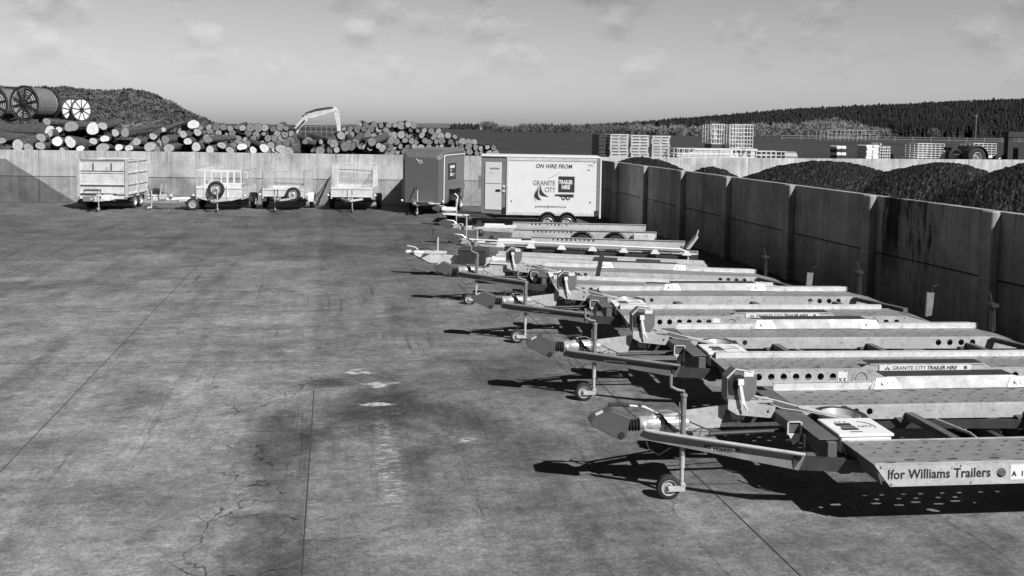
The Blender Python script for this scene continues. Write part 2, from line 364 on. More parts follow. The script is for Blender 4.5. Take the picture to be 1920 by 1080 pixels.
    def build(s, name, mats, parent=None, smooth=False, bevel=0, label=None):
        o = bpy.data.objects.new(name, s.mesh(name, mats, smooth, bevel)); C.objects.link(o)
        if parent is not None: o.parent = parent
        if label: o['label'] = label
        return o
def tag(o, label=None, cat=None, group=None, kind=None):
    for k, v in (('label', label), ('category', cat), ('group', group), ('kind', kind)):
        if v: o[k] = v
    return o
def thing(name, label, cat, loc=(0, 0, 0), rz=0., group=None, pitch=0.):
    o = bpy.data.objects.new(name, None); C.objects.link(o); o.location = loc; o.rotation_euler = (0, pitch, rz); o.empty_display_size = .2
    return tag(o, label, cat, group)
def curve_data(obj_data):
    o = bpy.data.objects.new('tmp', obj_data); C.objects.link(o)
    me = bpy.data.meshes.new_from_object(o)
    vs = [tuple(v.co) for v in me.vertices]; fs = [tuple(p.vertices) for p in me.polygons]
    bpy.data.objects.remove(o); bpy.data.meshes.remove(me)
    return vs, fs
def plate(outline, holes, th):     # flat plate in local xy with real holes
    cu = bpy.data.curves.new('tmp', 'CURVE'); cu.dimensions = '2D'; cu.fill_mode = 'BOTH'; cu.extrude = th/2
    for poly in [outline] + holes:
        sp_ = cu.splines.new('POLY'); sp_.points.add(len(poly)-1)
        for i, (a, b) in enumerate(poly): sp_.points[i].co = (a, b, 0, 1)
        sp_.use_cyclic_u = True
    d = curve_data(cu); bpy.data.curves.remove(cu); return d
_tc = {}
def text(body, size, ext=.002, shear=0., off=0., align='LEFT', sx=1., spacing=1.):
    k = (body, size, ext, shear, off, align, spacing)
    if k not in _tc:
        cu = bpy.data.curves.new('tmp', 'FONT'); cu.body = body; cu.size = size; cu.extrude = ext; cu.shear = shear; cu.offset = off; cu.align_x = align; cu.space_character = spacing
        cu.resolution_u = 3
        _tc[k] = curve_data(cu); bpy.data.curves.remove(cu)
    vs, fs = _tc[k]
    return [(x*sx, y, z) for x, y, z in vs], fs
def circ(cx, cy, r, n=16): return [(cx+r*math.cos(2*math.pi*i/n), cy+r*math.sin(2*math.pi*i/n)) for i in range(n)]
RX = Matrix.Rotation(math.pi/2, 4, 'X')          # local xy plane -> xz plane facing -y
def onface(x, y, z, extra=None):
    m = Matrix.Translation((x, y, z)) @ RX
    return m @ extra if extra is not None else m

# ================================================================== THE SETTING
# yard: one sheet
m = MB(); m.add([(-120, -60, 0), (160, -60, 0), (160, 43.5, 0), (-120, 43.5, 0)], [(0, 1, 2, 3)])
tag(m.build('ground', M['ground']), kind='structure')
jm = MB()
for X, y0, y1 in ((-11.2, 10, 30), (-7.2, 9, 33), (-3.22, -5, 34), (-.22, -5, 12.1), (3.65, -5, 19), (7.4, -5, 30)):
    jm.add([(X-.006, y0, .004), (X+.006, y0, .004), (X+.006+.02, y1, .004), (X-.006+.02, y1, .004)], [(0, 1, 2, 3)])
for Y, xa, xb in ((8.68, 3.2, 5.2), (13.52, -5, 4.2), (19.3, -3, 3), (26.6, -12, 3)):
    sl = -.115
    jm.add([(xa, Y-.004+sl*xa, .0045), (xb, Y-.004+sl*xb, .0045), (xb, Y+.004+sl*xb, .0045), (xa, Y+.004+sl*xa, .0045)], [(0, 1, 2, 3)])
tag(jm.build('slab_joints', M['joint']), kind='structure')

# land behind the retaining walls: one sheet to the horizon
def fz(x, y):
    z = 2.02 + .10*(mnoise.noise((x*.05, y*.05, 0)))*min(1, (y-44)/30 if y > 44 else 0)
    return z
def sheet(name, xs, ys, fn, mat, kind='structure', smooth=True):
    m = MB(); nx, ny = len(xs), len(ys)
    vs = [(x, y, fn(x, y)) for y in ys for x in xs]
    fs = [(j*nx+i, j*nx+i+1, (j+1)*nx+i+1, (j+1)*nx+i) for j in range(ny-1) for i in range(nx-1)]
    me = bpy.data.meshes.new(name); me.from_pydata(vs, [], fs); me.materials.append(mat)
    if smooth: me.polygons.foreach_set('use_smooth', [True]*len(me.polygons))
    o = bpy.data.objects.new(name, me); C.objects.link(o)
    if kind: o['kind'] = kind
    return o
def back_y(x): return 42.1 - .108*(x+13.83) if x < 10.9 else 39.43 + .105*(x-10.9)
m = MB()
def fzz(x, y, j):
    return fz(x, y)
xs = [-700, -300, -120, -60, -35, -22] + [-20+2.5*i for i in range(26)] + [50, 65, 90, 130, 200, 350, 700, 1600, 3200]
nj = [0, 1.2, 3, 6, 10, 16, 24, 36, 55, 85, 130, 200, 330, 600, 1200, 3000, 7000]
vs = []
for j in nj:
    for x in xs:
        y = back_y(max(-60, min(60, x))) + .30 + j
        vs.append((x, y, fz(x, y) if j < 300 else 2.0))
nx = len(xs)
me = bpy.data.meshes.new('field'); me.from_pydata(vs, [], [(j*nx+i, j*nx+i+1, (j+1)*nx+i+1, (j+1)*nx+i) for j in range(len(nj)-1) for i in range(nx-1)])
me.materials.append(M['field']); fo = bpy.data.objects.new('field', me); C.objects.link(fo); fo['kind'] = 'structure'

# wooded hill to the right
def ridge(x):   # height of the bare ridge above datum at y=900
    pts = ((150, 2), (230, 2), (300, 6), (400, 15.5), (495, 25.5), (620, 32), (770, 41), (950, 46), (1400, 38))
    for (a, b), (c, d) in zip(pts, pts[1:]):
        if x <= c: return b + (d-b)*max(0, (x-a)/(c-a))
    return 38
def hillz(x, y):
    xr = x*900/max(y, 300)
    t = max(0, min(1, (y-470)/430)); t = t*t*(3-2*t)
    return 1.8 + (ridge(xr)-1.8)*t + 1.5*mnoise.noise((x*.01, y*.01, 3))*t
sheet('hill', [100+14*i for i in range(92)], [440+20*i for i in range(34)], hillz, M['hill'])
def cones(name, pts, mat, kind='stuff', seg=5, label=None):
    vs = []; fs = []; rnd = random.Random(5)
    for x, y, z, h, r in pts:
        o = len(vs); tiers = 3
        for t in range(tiers):
            zb = z + h*(.08 + .27*t); zt = z + h*(.52 + .24*t); rr = r*(1-.27*t)
            oo = len(vs); a0 = rnd.random()*6
            for k in range(seg):
                a = a0 + 6.283*k/seg; q = rr*rnd.uniform(.75, 1.2); vs.append((x+q*math.cos(a), y+q*math.sin(a), zb+rnd.uniform(-.04, .04)*h))
            vs.append((x+rnd.uniform(-.1, .1)*r, y, zt))
            for k in range(seg): fs.append((oo+k, oo+(k+1) % seg, oo+seg))
    me = bpy.data.meshes.new(name); me.from_pydata(vs, [], fs); me.materials.append(mat)
    o = bpy.data.objects.new(name, me); C.objects.link(o); o['kind'] = kind
    return o
rnd = random.Random(11); pts = []
y = 905
while y > 500:
    x = 210*y/900
    while x < 860*y/900:
        h = rnd.uniform(4.4, 5.9)*(1 if rnd.random() > .05 else 1.25); xx = x + rnd.uniform(-2, 2); yy = y + rnd.uniform(-4, 4)
        # the wood's lower edge climbs to the left
        u = 960 + 0
        if yy > 500 + 260*max(0, min(1, (640*yy/900-xx)/(400*yy/900))): pts.append((xx, yy, hillz(xx, yy)-.5, h, h*rnd.uniform(.34, .60)))
        x += rnd.uniform(2.6, 4.2)
    y -= 10
tag(cones('conifer_forest', pts, M['conifer']))
# nearer stand of taller conifers in front of the hill on the right
pts = []; rnd = random.Random(4)
for k in range(2600):
    yy = rnd.uniform(330, 455); u = rnd.uniform(.585, .80); xx = u*yy
    hh = rnd.uniform(6.8, 8.8)*(yy/400)
    if u < .62: hh *= .75
    pts.append((xx, yy, 2.0, hh*rnd.uniform(.8, 1.1), hh*rnd.uniform(.10, .22)))
tag(cones('conifer_plantation', pts, M['conifer']))

# leafless broadleaf belts: many thin twig faces spread through each crown's volume
def twiggy(name, crowns, mat, per=150, sz=.35, kind='stuff', seed=3):
    rr = np.random.default_rng(seed); vs = []; fs = []
    for x, y, z, w_, h in crowns:
        n = per; u = rr.normal(size=(n, 3)); u /= np.linalg.norm(u, axis=1)[:, None]; rad = rr.random(n)**.45
        P = u*rad[:, None]*np.array([w_/2, w_/2, h/2*.95]) + np.array([x, y, z+h*.55])
        D = u*.6 + rr.normal(size=(n, 3))*.5 + np.array([0, 0, .5]); D /= np.linalg.norm(D, axis=1)[:, None]
        S = np.cross(D, rr.normal(size=(n, 3))); S /= np.linalg.norm(S, axis=1)[:, None]
        s1 = sz*(.6+rr.random(n))[:, None]
        o = len(vs)
        for p, d, s_, k in zip(P, D, S, s1): 
            q = len(vs); k = float(k[0]); vs += [tuple(p-d*k-s_*k*.22), tuple(p-d*k+s_*k*.22), tuple(p+d*k*1.2)]; fs.append((q, q+1, q+2))
        q = len(vs); t = w_*.03   # trunk
        vs += [(x-t, y, z), (x+t, y, z), (x+t*.4, y, z+h*.6), (x-t*.4, y, z+h*.6), (x, y+t, z), (x, y+t*.4, z+h*.6)]
        fs += [(q, q+1, q+2, q+3), (q+1, q+4, q+5, q+2), (q+4, q, q+3, q+5)]
    me = bpy.data.meshes.new(name); me.from_pydata(vs, [], fs); me.materials.append(mat)
    o = bpy.data.objects.new(name, me); C.objects.link(o)
    if kind: o['kind'] = kind
    return o
rnd = random.Random(21); cr = []
for k in range(150):
    b = rnd.uniform(.3375, .6688); Y = rnd.uniform(265, 330)
    hh = (3.4 + 3.6*math.exp(-((b-.594)/.048)**2) + 1.2*math.exp(-((b-.51)/.042)**2) + rnd.uniform(-.6, .7))
    cr.append((b*Y, Y, 1.6, hh*.9, hh))
twiggy('birch_belt', cr, M['bare'], 210, .42, seed=5)
cr = []
for k in range(330):
    b = rnd.uniform(.166, .4965); Y = rnd.uniform(330, 460); hh = 2.2 + 4.2*max(0, mnoise.noise((b*28, 3, 0))+.25) + rnd.uniform(0, 1.4)
    if b > .3055: hh += (b-.3055)*9
    cr.append((b*Y, Y, 1.2, hh*.9, hh))
twiggy('far_hedgerow', cr, M['hedge'], 110, .5, seed=6)
# lone round bush in the field, right
b_ = twiggy('round_bush', [(146.5, 200, 1.7, 3.4, 3.6)], M['hedge'], 900, .22, kind=None, seed=9)
tag(b_, 'lone round bush standing in the field in front of the dark conifers', 'bush')
# far low land left of the hill
sheet('far_hills', [-25+35*i for i in range(26)], [2100, 2200, 2400], lambda x, y: (3.4+9*math.exp(-((x-267)/190)**2)+1.5*mnoise.noise((x*.01, 0, 0))) if y == 2200 else 0, M['hedge'])
pts = [(700*p+random.uniform(-2, 2), 700+random.uniform(-30, 30), 1.5, random.uniform(3.5, 6), 2.5) for p in np.linspace(.1333, .1814, 60)]
tag(cones('distant_spruces', pts, M['conifer']))

# ------------------------------------------------------------------ concrete walls
def wall(name, label, p0, p1, h, mat, bays, side=-1, posts=False, thick=.22, x0=0., extra_z=0.):
    # local x runs along the wall from p0; visible face at local y=0 looking towards -y
    p0 = Vector((*p0, 0)); p1 = Vector((*p1, 0)); d = p1-p0; rz = math.atan2(d.y, d.x); Lh = d.length
    t = thing(name, label, 'wall', (0, 0, 0))
    X = Matrix.Translation(p0) @ Matrix.Rotation(rz, 4, 'Z')
    nb = len(bays)-1
    for i in range(nb):
        a, b = bays[i]+.008, bays[i+1]-.008
        for (z0, z1) in ((0, h/2-.012), (h/2+.012, h)):
            m = MB(); m.box((a, 0, z0), (b, thick, z1)); m.v = [tuple(X @ Vector(v)) for v in m.v]
            m.build('panel', mat, t, bevel=.008)
    m = MB(); m.box((bays[0], .03, .01), (bays[-1], thick-.03, h-.02)); m.v = [tuple(X @ Vector(v)) for v in m.v]
    m.build('joint_filler', M['joint'], t)
    if posts:
        for b in bays:
            m = MB(); m.box((b-.14, -.16, 0), (b+.14, -.002, h+.004)); m.box((b-.045, thick+.002, 0), (b+.045, thick+.2, h-.1))
            m.v = [tuple(X @ Vector(v)) for v in m.v]; m.build('post', mat, t, bevel=.02)
    return t
bl = math.hypot(10.55+22, .108*32.55)
bays = [0]
for X_ in (-18.9, -15.6, -12.23, -9.0, -5.7, -2.35, 1.0, 4.35, 7.6): bays.append((X_+22)/math.cos(math.atan(.108)))
bays.append(bl)
BW0 = (-22, back_y(-22)); BW1 = (10.55, back_y(10.55))
wall('concrete_wall', 'pale stained concrete retaining wall behind the row of small trailers', BW0, BW1, 2.24, M['backwall'], bays)
p0 = (11.0, back_y(11.0)+.0); p1 = (50, back_y(50)); ln = math.hypot(p1[0]-p0[0], p1[1]-p0[1])
wall('concrete_wall', 'pale concrete wall beyond the coal heaps with pallets and bags above it', p0, p1, 2.25, M['backwall'], [ln*i/9 for i in range(10)])
# side wall: local x runs towards the camera so that -y looks left into the yard
ysm = [39.2, 36.6, 33.2, 29.92, 26.52, 23.24, 19.75, 16.49, 13.05, 9.7, 6.3]
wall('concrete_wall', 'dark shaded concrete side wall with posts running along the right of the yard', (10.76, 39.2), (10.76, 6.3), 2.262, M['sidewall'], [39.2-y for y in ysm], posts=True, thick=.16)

# ------------------------------------------------------------------ coal heaps
def heap(label, cx, cy, rx, ry, h, seed, step=.062):
    rr = np.random.default_rng(seed); nx = int(2*rx/step); ny = int(2*ry/step)
    vs = []
    for j in range(ny+1):
        for i in range(nx+1):
            u = -1+2*i/nx; v = -1+2*j/ny; r = math.hypot(u, v)
            x = cx+u*rx; y = cy+v*ry
            base = h*max(0, 1-r**1.8)**.84 if r < 1 else -.1
            lump = .05*mnoise.noise((x*4.2, y*4.2, seed)) + .12*mnoise.noise((x*.6, y*.6, seed+5)) + .05*mnoise.noise((x*1.8, y*1.8, seed+9))
            z = base + (lump + rr.uniform(-.025, .03))*(1 if r < 1 else 0)
            vs.append((x+rr.uniform(-.018, .018), y+rr.uniform(-.018, .018), z if r < 1 else -.1))
    n1 = nx+1
    fs = [(j*n1+i, j*n1+i+1, (j+1)*n1+i+1, (j+1)*n1+i) for j in range(ny) for i in range(nx) if vs[j*n1+i][0] > 10.98 and vs[j*n1+i][1] < back_y(vs[j*n1+i][0])-.1 and (vs[j*n1+i][2] > 1.0 or vs[(j+1)*n1+i+1][2] > 1.0 or vs[j*n1+i][2] > 0)]
    me = bpy.data.meshes.new('coal_heap'); me.from_pydata(vs, [], fs); me.materials.append(M['coal'])
    o = bpy.data.objects.new('coal_heap', me); C.objects.link(o); return tag(o, label, 'coal heap', 'coal heaps in the bays behind the side wall')
heap('small coal heap nearest the white box trailer, its top below the pallets', 12.4, 35.0, 3.6, 3.6, 2.42, 1, .075)
heap('lowest coal heap, only a thin dark crest above the wall', 13.7, 31.2, 2.3, 2.2, 2.17, 2, .075)
heap('broad coal heap left of the three large ones', 17.0, 28.8, 6.2, 4.4, 2.48, 3)
heap('middle coal heap of the three large ones', 19.5, 26.0, 4.6, 4.2, 2.60, 4)
heap('nearest and highest coal heap at the right edge', 19.6, 21.2, 5.2, 4.6, 2.86, 5)

# ------------------------------------------------------------------ grassy spoil mound, left
def mound(x, y):
    # crest profile along x at y=70
    pts = ((-60, 5.2), (-23, 5.85), (-19.4, 5.75), (-16.9, 5.85), (-14, 5.7), (-12.2, 5.25), (-10.35, 4.35), (-8.4, 3.5), (-6, 2.9), (-2, 2.3), (2, 1.9), (30, 1.5))
    xc = x*70/y
    for (a, b), (c, d) in zip(pts, pts[1:]):
        if xc <= c: hh = b+(d-b)*(xc-a)/(c-a); break
    else: hh = 1.5
    t = max(0, 1-abs(y-70)/(13 if y < 70 else 20)); t = t**.8
    n = .42*mnoise.noise((x*.35, y*.35, 1)) + .22*mnoise.noise((x*1.1, y*1.1, 2)) + .10*mnoise.noise((x*3.3, y*3.3, 4))
    return 1.9 + (hh-1.9)*t + n*t + (-.3 if t <= 0 else 0)
mo = sheet('spoil_mound', [-48+.3*i for i in range(170)], [56+.4*i for i in range(90)], mound, M['bank'], smooth=False)
def tufts(name, n, seed, xr, yr, fn, mat, h=(.25, .6)):
    rr = random.Random(seed); vs = []; fs = []
    for _ in range(n):
        x = rr.uniform(*xr); y = rr.uniform(*yr); z = fn(x, y); a = rr.random()*6.28; s = rr.uniform(.05, .14); k = rr.uniform(*h); q = len(vs)
        vs += [(x-s*math.cos(a), y-s*math.sin(a), z-.05), (x+s*math.cos(a), y+s*math.sin(a), z-.05), (x+rr.uniform(-.2, .2), y+rr.uniform(-.2, .2), z+k)]; fs.append((q, q+1, q+2))
    me = bpy.data.meshes.new(name); me.from_pydata(vs, [], fs); me.materials.append(mat)
    o = bpy.data.objects.new(name, me); C.objects.link(o); o['kind'] = 'stuff'; return o
tufts('rough_grass', 26000, 3, (-30, -6), (57, 72), mound, M['bank'], (.05, .17))
bank2 = lambda x, y: 2.0 + 1.15*max(0, 1-abs(y-49.5)/4.2)*max(0, min(1, (-9.5-x)/2.5)) + .12*mnoise.noise((x*.8, y*.8, 7))
sheet('earth_bank', [-32+.5*i for i in range(48)], [45.2+.5*i for i in range(20)], bank2, M['bank'], smooth=False)
tufts('rough_grass', 5000, 8, (-24, -10.4), (46, 52), bank2, M['bank'], (.1, .35))

# ================================================================== TRAILERS
def add_wheel(parent, x, y, r, wd, out_=-1, n=26, rimr=.58, name='wheel', z=None, mat=None):
    z = r if z is None else z
    m = MB(); h = wd/2
    m.lathe([(-h*.86, r*rimr), (-h, r*.68), (-h*.98, r*.90), (-h*.78, r*.985), (-h*.3, r), (h*.3, r), (h*.78, r*.985), (h*.98, r*.90), (h, r*.68), (h*.86, r*rimr), (-h*.86, r*rimr)], (x, y, z), 'y', n, cap=False)
    t = m.build(name, mat or M['tyre'], parent, smooth=True)
    m = MB(); o = out_; f = y+o*h
    m.lathe([(f-o*.004, r*rimr*1.03), (f+o*.002, r*rimr*.97), (f-o*wd*.10, r*rimr*.90), (f-o*wd*.34, r*rimr*.80), (f-o*wd*.36, r*rimr*.62), (f-o*wd*.18, r*rimr*.50), (f-o*wd*.16, r*rimr*.24), (f-o*wd*.02, r*rimr*.20), (f-o*wd*.01, .002)], (x, 0, z), 'y', n, cap=False)
    rimo = m.build('rim', M['rim'], t, smooth=True)
    m = MB()
    for k in range(5):
        a = k*6.283/5+.3; m.lathe([(f-o*wd*.155, r*.075), (f-o*wd*.13, r*.075), (f-o*wd*.13, .001)], (x+r*rimr*.34*math.cos(a), 0, z+r*rimr*.34*math.sin(a)), 'y', 8)
    m.build('wheel_bolts', M['dark_steel'], t)
    return t

NOSE = 2.10; TAIL = 7.1; HW = 1.13; IN = .52; ZD = .625; ZB = .43
def rail_outline():
    return [(NOSE, ZD), (TAIL-.45, ZD), (TAIL, ZD-.11), (TAIL, ZB), (NOSE+.15, ZB)]
_deck = None
def deck_data():
    global _deck
    if _deck is None:
        hs = []; w_ = HW-IN
        rr = random.Random(2)
        def slot(cx, cy, a, b): return [(cx-a, cy-b*.6), (cx-a*.6, cy-b), (cx+a*.6, cy-b), (cx+a, cy-b*.6), (cx+a, cy+b*.6), (cx+a*.6, cy+b), (cx-a*.6, cy+b), (cx-a, cy+b*.6)]
        x = NOSE+.14; i = 0
        while x < TAIL-.72:
            for j, yy in enumerate((.10, .21, .32, .42)):
                hs.append(slot(x+(j % 2)*.095+.025*((i+j) % 2), yy, .024, .015))
            hs.append(slot(x+.04, .51 if i % 2 else .565, .050, .018))
            x += .20; i += 1
        _deck = plate([(NOSE, 0), (TAIL-.45, 0), (TAIL-.45, w_), (NOSE, w_)], hs, .004)
    return _deck

def tilt_trailer(loc, rz, label, group, pitch=0., letters=False, lip=True, lever=False, plate_txt=None, stickers=(), toolbox=True, sign=True, stands='none', fender_marks=True, raised_post=False):
    t = thing('car_transporter_trailer', label, 'trailer', (loc[0], loc[1], 0), rz, group, pitch)
    g, gb, gd, ds, bk = M['galv'], M['galv_bright'], M['galv_dull'], M['dark_steel'], M['black']
    # --- lock box over the coupling
    hl = [(-.235, .765), (-.20, .80), (-.03, .875), (.155, .80), (.125, .62), (.07, .585), (-.215, .725)]
    m = MB(); m.prism(hl, -.085, .085); o = m.build('hitch_lock', M['lock'], t, bevel=.006)
    m = MB(); m.lathe([(-.092, .032), (-.088, .032), (-.088, .018), (-.080, .018), (-.08, .001)], (.07, 0, .635), 'y', 14); m.build('lock_cylinder', bk, o)
    m = MB(); m.prism([(-.17, .812), (-.10, .846), (-.10, .852), (-.17, .818)], -.03, .03); m.build('sticker', M['white'], o)
    # --- gaiter, coupling body
    m = MB(); pr = []
    for k in range(5): pr += [(.12+.03*k, .042), (.135+.03*k, .062)]
    pr = [(.10, .03)] + pr + [(.275, .04)]; m.lathe(pr, (0, 0, .705), 'x', 18); m.build('rubber_gaiter', bk, t, smooth=True)
    m = MB(); m.lathe([(.26, .060), (.28, .072), (.50, .066), (.52, .056), (.60, .056), (.74, .062), (.76, .03)], (0, 0, .72), 'x', 18)
    m.box((.30, -.055, .60), (.74, .055, .68)); m.box((.40, -.012, .76), (.62, .012, .80)); m.lathe([(.29, .082), (.315, .082)], (0, 0, .70), 'x', 18); m.lathe([(.47, .078), (.485, .078)], (0, 0, .70), 'x', 18)
    cp = m.build('coupling_body', M['chrome'], t, smooth=True)
    m = MB()
    for bx in (.345, .43):
        for by in (-.03, .03): m.lathe([(.76, .011), (.785, .011)], (bx, by, 0), 'z', 6)
    m.build('bolts', gd, cp)
    # --- handbrake lever
    a = (-.04 if lever else .30)
    m = MB(); m.tube([(.55, .075, .70), (.45, .075, .80), (.33, .075, .86) if lever else (.43, .075, .84), (a+.21, .075, .875 if lever else .845)], .012, 8)
    lv = m.build('brake_lever', M['chrome'], t, smooth=True)
    m = MB(); m.tube([(a+.22, .075, .875 if lever else .845), (a+.10, .075, .89 if lever else .84), (a+.01, .075, .885 if lever else .83)], .018, 8); m.build('grip', bk, lv, smooth=True)
    # --- coiled cable + breakaway cables
    m = MB(); pts = []
    for k in range(150):
        u = k/149; cx = .50+.28*u; cz = .76-.09*math.sin(min(1, u*1.35)*math.pi/2)*1.4; an = u*2*math.pi*15
        pts.append((cx+.02*math.cos(an)*.3, -.07+.018*math.cos(an), cz+.024*math.sin(an)))
    m.tube(pts, .0065, 5); m.tube([(.5, -.06, .78), (.46, -.03, .82), (.42, .03, .80)], .007, 6)
    m.tube([(.78, -.08, .66), (.86, -.10, .70), (.80, -.16, .60), (.92, -.22, .60)], .006, 6)
    m.build('coiled_cable', bk, t, smooth=True)
    m = MB(); m.tube([(.36, 0, .77), (.42, .02, .83), (.55, .02, .84), (.68, 0, .79), (.80, -.05, .74)], .0035, 5)
    m.tube([(.30, -.06, .63), (.34, -.1, .50), (.44, -.1, .44), (.56, -.08, .50)], .006, 5)
    m.build('breakaway_cable', M['rope'], t, smooth=True)
    # --- A-frame
    for s in (-1, 1):
        p0 = Vector((.27, s*.12, 0)); p1 = Vector((1.67, s*.70, 0)); d = (p1-p0).normalized(); nrm = Vector((-d.y, d.x, 0))*s
        m = MB()
        def bar(za, zb, off, th, x0=0., x1=1.):
            a_ = p0.lerp(p1, x0); b_ = p0.lerp(p1, x1)
            m.beam(a_+nrm*off+Vector((0, 0, (za+zb)/2)), b_+nrm*off+Vector((0, 0, (za+zb)/2)), th, zb-za)
        A_, B_ = p0, p1
        def quadp(off, za0, za1, zb0, zb1, th=.006):     # web plate, deeper towards the deck
            vs = [A_+nrm*off+Vector((0, 0, za0)), B_+nrm*off+Vector((-.06, 0, zb0)), B_+nrm*off+Vector((0, 0, zb1)), A_+nrm*off+Vector((0, 0, za1))]
            m.add(vs+[v_-nrm*th for v_ in vs], [(0, 1, 2, 3), (7, 6, 5, 4), (0, 4, 5, 1), (1, 5, 6, 2), (2, 6, 7, 3), (3, 7, 4, 0)])
        quadp(0, .545, .635, .425, .560)
        bm_ = m.build('drawbar', M['galv_dull'] if letters else M['drawbar_dark'], t); m = MB()
        m.tube([p0.lerp(p1, .04)+nrm*.020+Vector((0, 0, .640)), p0.lerp(p1, .12)+nrm*.033+Vector((0, 0, .635)), p1+nrm*.035+Vector((0, 0, .580))], .017, 10)
        m.build('top_tube', g if letters else gd, bm_, smooth=True)
        m = MB(); m.beam(p1+Vector((-.10, -s*.04, .485)), Vector((2.7, s*.80, .455)), .045, .12); m.build('drawbar_extension', ds, bm_)
        if s < 0:
            def stick(fr, z, txt, wd, hh, mat_b, mat_t, size):
                c = p0.lerp(p1, fr)+nrm*(.004 if z < .516 else .0055); z = .545-.12*fr+.004+(.006 if z > .516 else 0); ang = math.atan2(d.y, d.x)
                X = Matrix.Translation((c.x, c.y, z)) @ Matrix.Rotation(ang, 4, 'Z') @ RX
                q = MB(); q.raw(([(0, 0, 0), (wd, 0, 0), (wd, hh, 0), (0, hh, 0)], [(0, 1, 2, 3)]), X)
                st = q.build('sticker', mat_b, bm_)
                q = MB(); q.raw(text(txt, size, .0006, off=.0015), X @ Matrix.Translation((wd*.06, hh*.2, .0015))); q.build('lettering', mat_t, st)
            if plate_txt:
                stick(.40, .515, '', .33, .060, M['dark_steel'], M['ink'], .04)
                stick(.445, .520, plate_txt, .22, .052, M['white'], M['ink'], .052)
            for (fr, z, txt, wd, hh, inv, size) in stickers:
                stick(fr, z, txt, wd, hh, M['ink'] if inv else M['white'], M['white'] if inv else M['ink'], size)
    # gusset plates between the bars
    m = MB(); m.box((.72, .10, .52), (.80, .46, .526)); m.prism([(.78, .48), (1.22, .48), (1.30, .72), (.80, .66)], .34, .35); m.build('gusset_plate', g, t)
    m = MB(); m.prism([(1.42, .50), (1.52, .50), (1.55, .72), (1.36, .72)], .52, .53); m.build('gusset_plate', g, t)
    m = MB(); m.prism([(.45, -.09), (.95, -.26), (1.06, -.22), (1.06, .22), (.95, .26), (.45, .09)], .50, .507, axis='z'); m.build('base_plate', gd, t)
    m = MB(); m.tube([(1.0, .0, .54), (1.8, .0, .56), (2.3, .0, .48)], .022, 8); m.tube([(.7, .02, .70), (1.1, .15, .50), (1.9, .3, .45)], .008, 6); m.build('brake_rod', ds, t)
    # --- jockey wheel
    m = MB(); m.tube([(.66, -.235, .99), (.66, -.235, .42)], .027, 12); m.tube([(.66, -.235, .99), (.66, -.235, 1.01)], .034, 12); m.tube([(.66, -.235, .80), (.66, -.235, .815)], .031, 12); m.box((.62, -.26, .565), (.72, -.12, .60)); m.tube([(.62, -.235, .93), (.625, -.235, .65)], .006, 5)
    jk = m.build('jockey_stand', gd, t, smooth=True)
    m = MB(); m.tube([(.66, -.235, .42), (.66, -.235, .30)], .026, 12); m.tube([(.66, -.235, .30), (.66, -.235, .10)], .020, 12)
    m.box((.515, -.292, .088), (.68, -.284, .140)); m.box((.515, -.188, .088), (.68, -.180, .140)); m.box((.64, -.292, .13), (.685, -.18, .155)); m.lathe([(-.30, .012), (-.17, .012)], (.53, 0, .115), 'y', 10)
    m.build('wheel_fork', g, jk, smooth=True)
    m = MB(); m.tube([(.66, -.235, 1.01), (.66, -.235, 1.04), (.60, -.235, 1.05), (.53, -.235, 1.085), (.53, -.235, 1.10)], .013, 8); m.tube([(.53, -.235, 1.10), (.53, -.235, 1.20)], .016, 8)
    m.build('crank_handle', gd, jk, smooth=True)
    add_wheel(t, .53, -.236, .115, .075, -1, 24, .66, 'jockey_wheel')
    for ch in t.children:      # the coupling group sits low on the front of the A-frame
        if ch.name.split('.')[0] in ('hitch_lock', 'rubber_gaiter', 'coupling_body', 'brake_lever', 'coiled_cable', 'breakaway_cable'): ch.location = (.03, 0, -.065)
    # --- winch on its bracket
    wx = 1.25; wy = .33; zc = .93
    oc = [(wx, .80), (wx, 1.02), (wx+.09, 1.11), (wx+.27, 1.08), (wx+.32, 1.03), (wx+.32, .86), (wx+.25, .77), (wx+.06, .77)]
    m = MB(); m.prism(oc, wy-.07, wy+.07); m.prism([(a_*.97+(wx+.16)*.03, b_*.97+zc*.03) for a_, b_ in oc], wy-.078, wy-.07)
    wb = m.build('winch_box', M['winch'], t, bevel=.008)
    m = MB(); rim_ = [(a_, b_) for a_, b_ in oc]
    for i in (0, 1, 2):
        a_, b_ = oc[i], oc[i+1]; m.beam((a_[0], wy-.080, a_[1]), (b_[0], wy-.080, b_[1]), .012, .012)
    m.build('winch_rim', M['galv_bright'], wb)
    m = MB(); m.lathe([(wy-.085, .055), (wy-.105, .050), (wy-.105, .02), (wy-.12, .02), (wy-.12, .001)], (wx+.13, 0, 1.0), 'y', 16); m.prism([(wx+.03, .86), (wx+.02, 1.0), (wx+.07, 1.06), (wx+.13, 1.04), (wx+.10, .85)], wy-.088, wy-.079); m.build('winch_hub', bk, wb)
    m = MB(); m.box((wx+.18, wy-.0815, 1.03), (wx+.28, wy-.0785, 1.09)); m.build('sticker', M['whitedirty'], wb)
    m = MB(); m.prism([(wx+.105, 1.0), (wx+.135, 1.0), (wx+.185, .76), (wx+.15, .76)], wy-.135, wy-.12); m.box((wx+.10, wy-.14, .96), (wx+.16, wy-.122, 1.02)); m.tube([(wx+.165, wy-.13, .77), (wx+.20, wy-.14, .71)], .011, 6)
    m.build('winch_handle', M['white'], wb)
    m = MB(); m.prism([(wx+.02, .80), (wx+.02, .70), (wx+.12, .64), (wx+.50, .60), (wx+.52, .72), (wx+.14, .79)], wy-.085, wy-.077); m.box((wx+.03, wy-.077, .76), (wx+.50, wy+.10, .768))
    br = m.build('winch_bracket', g, t)
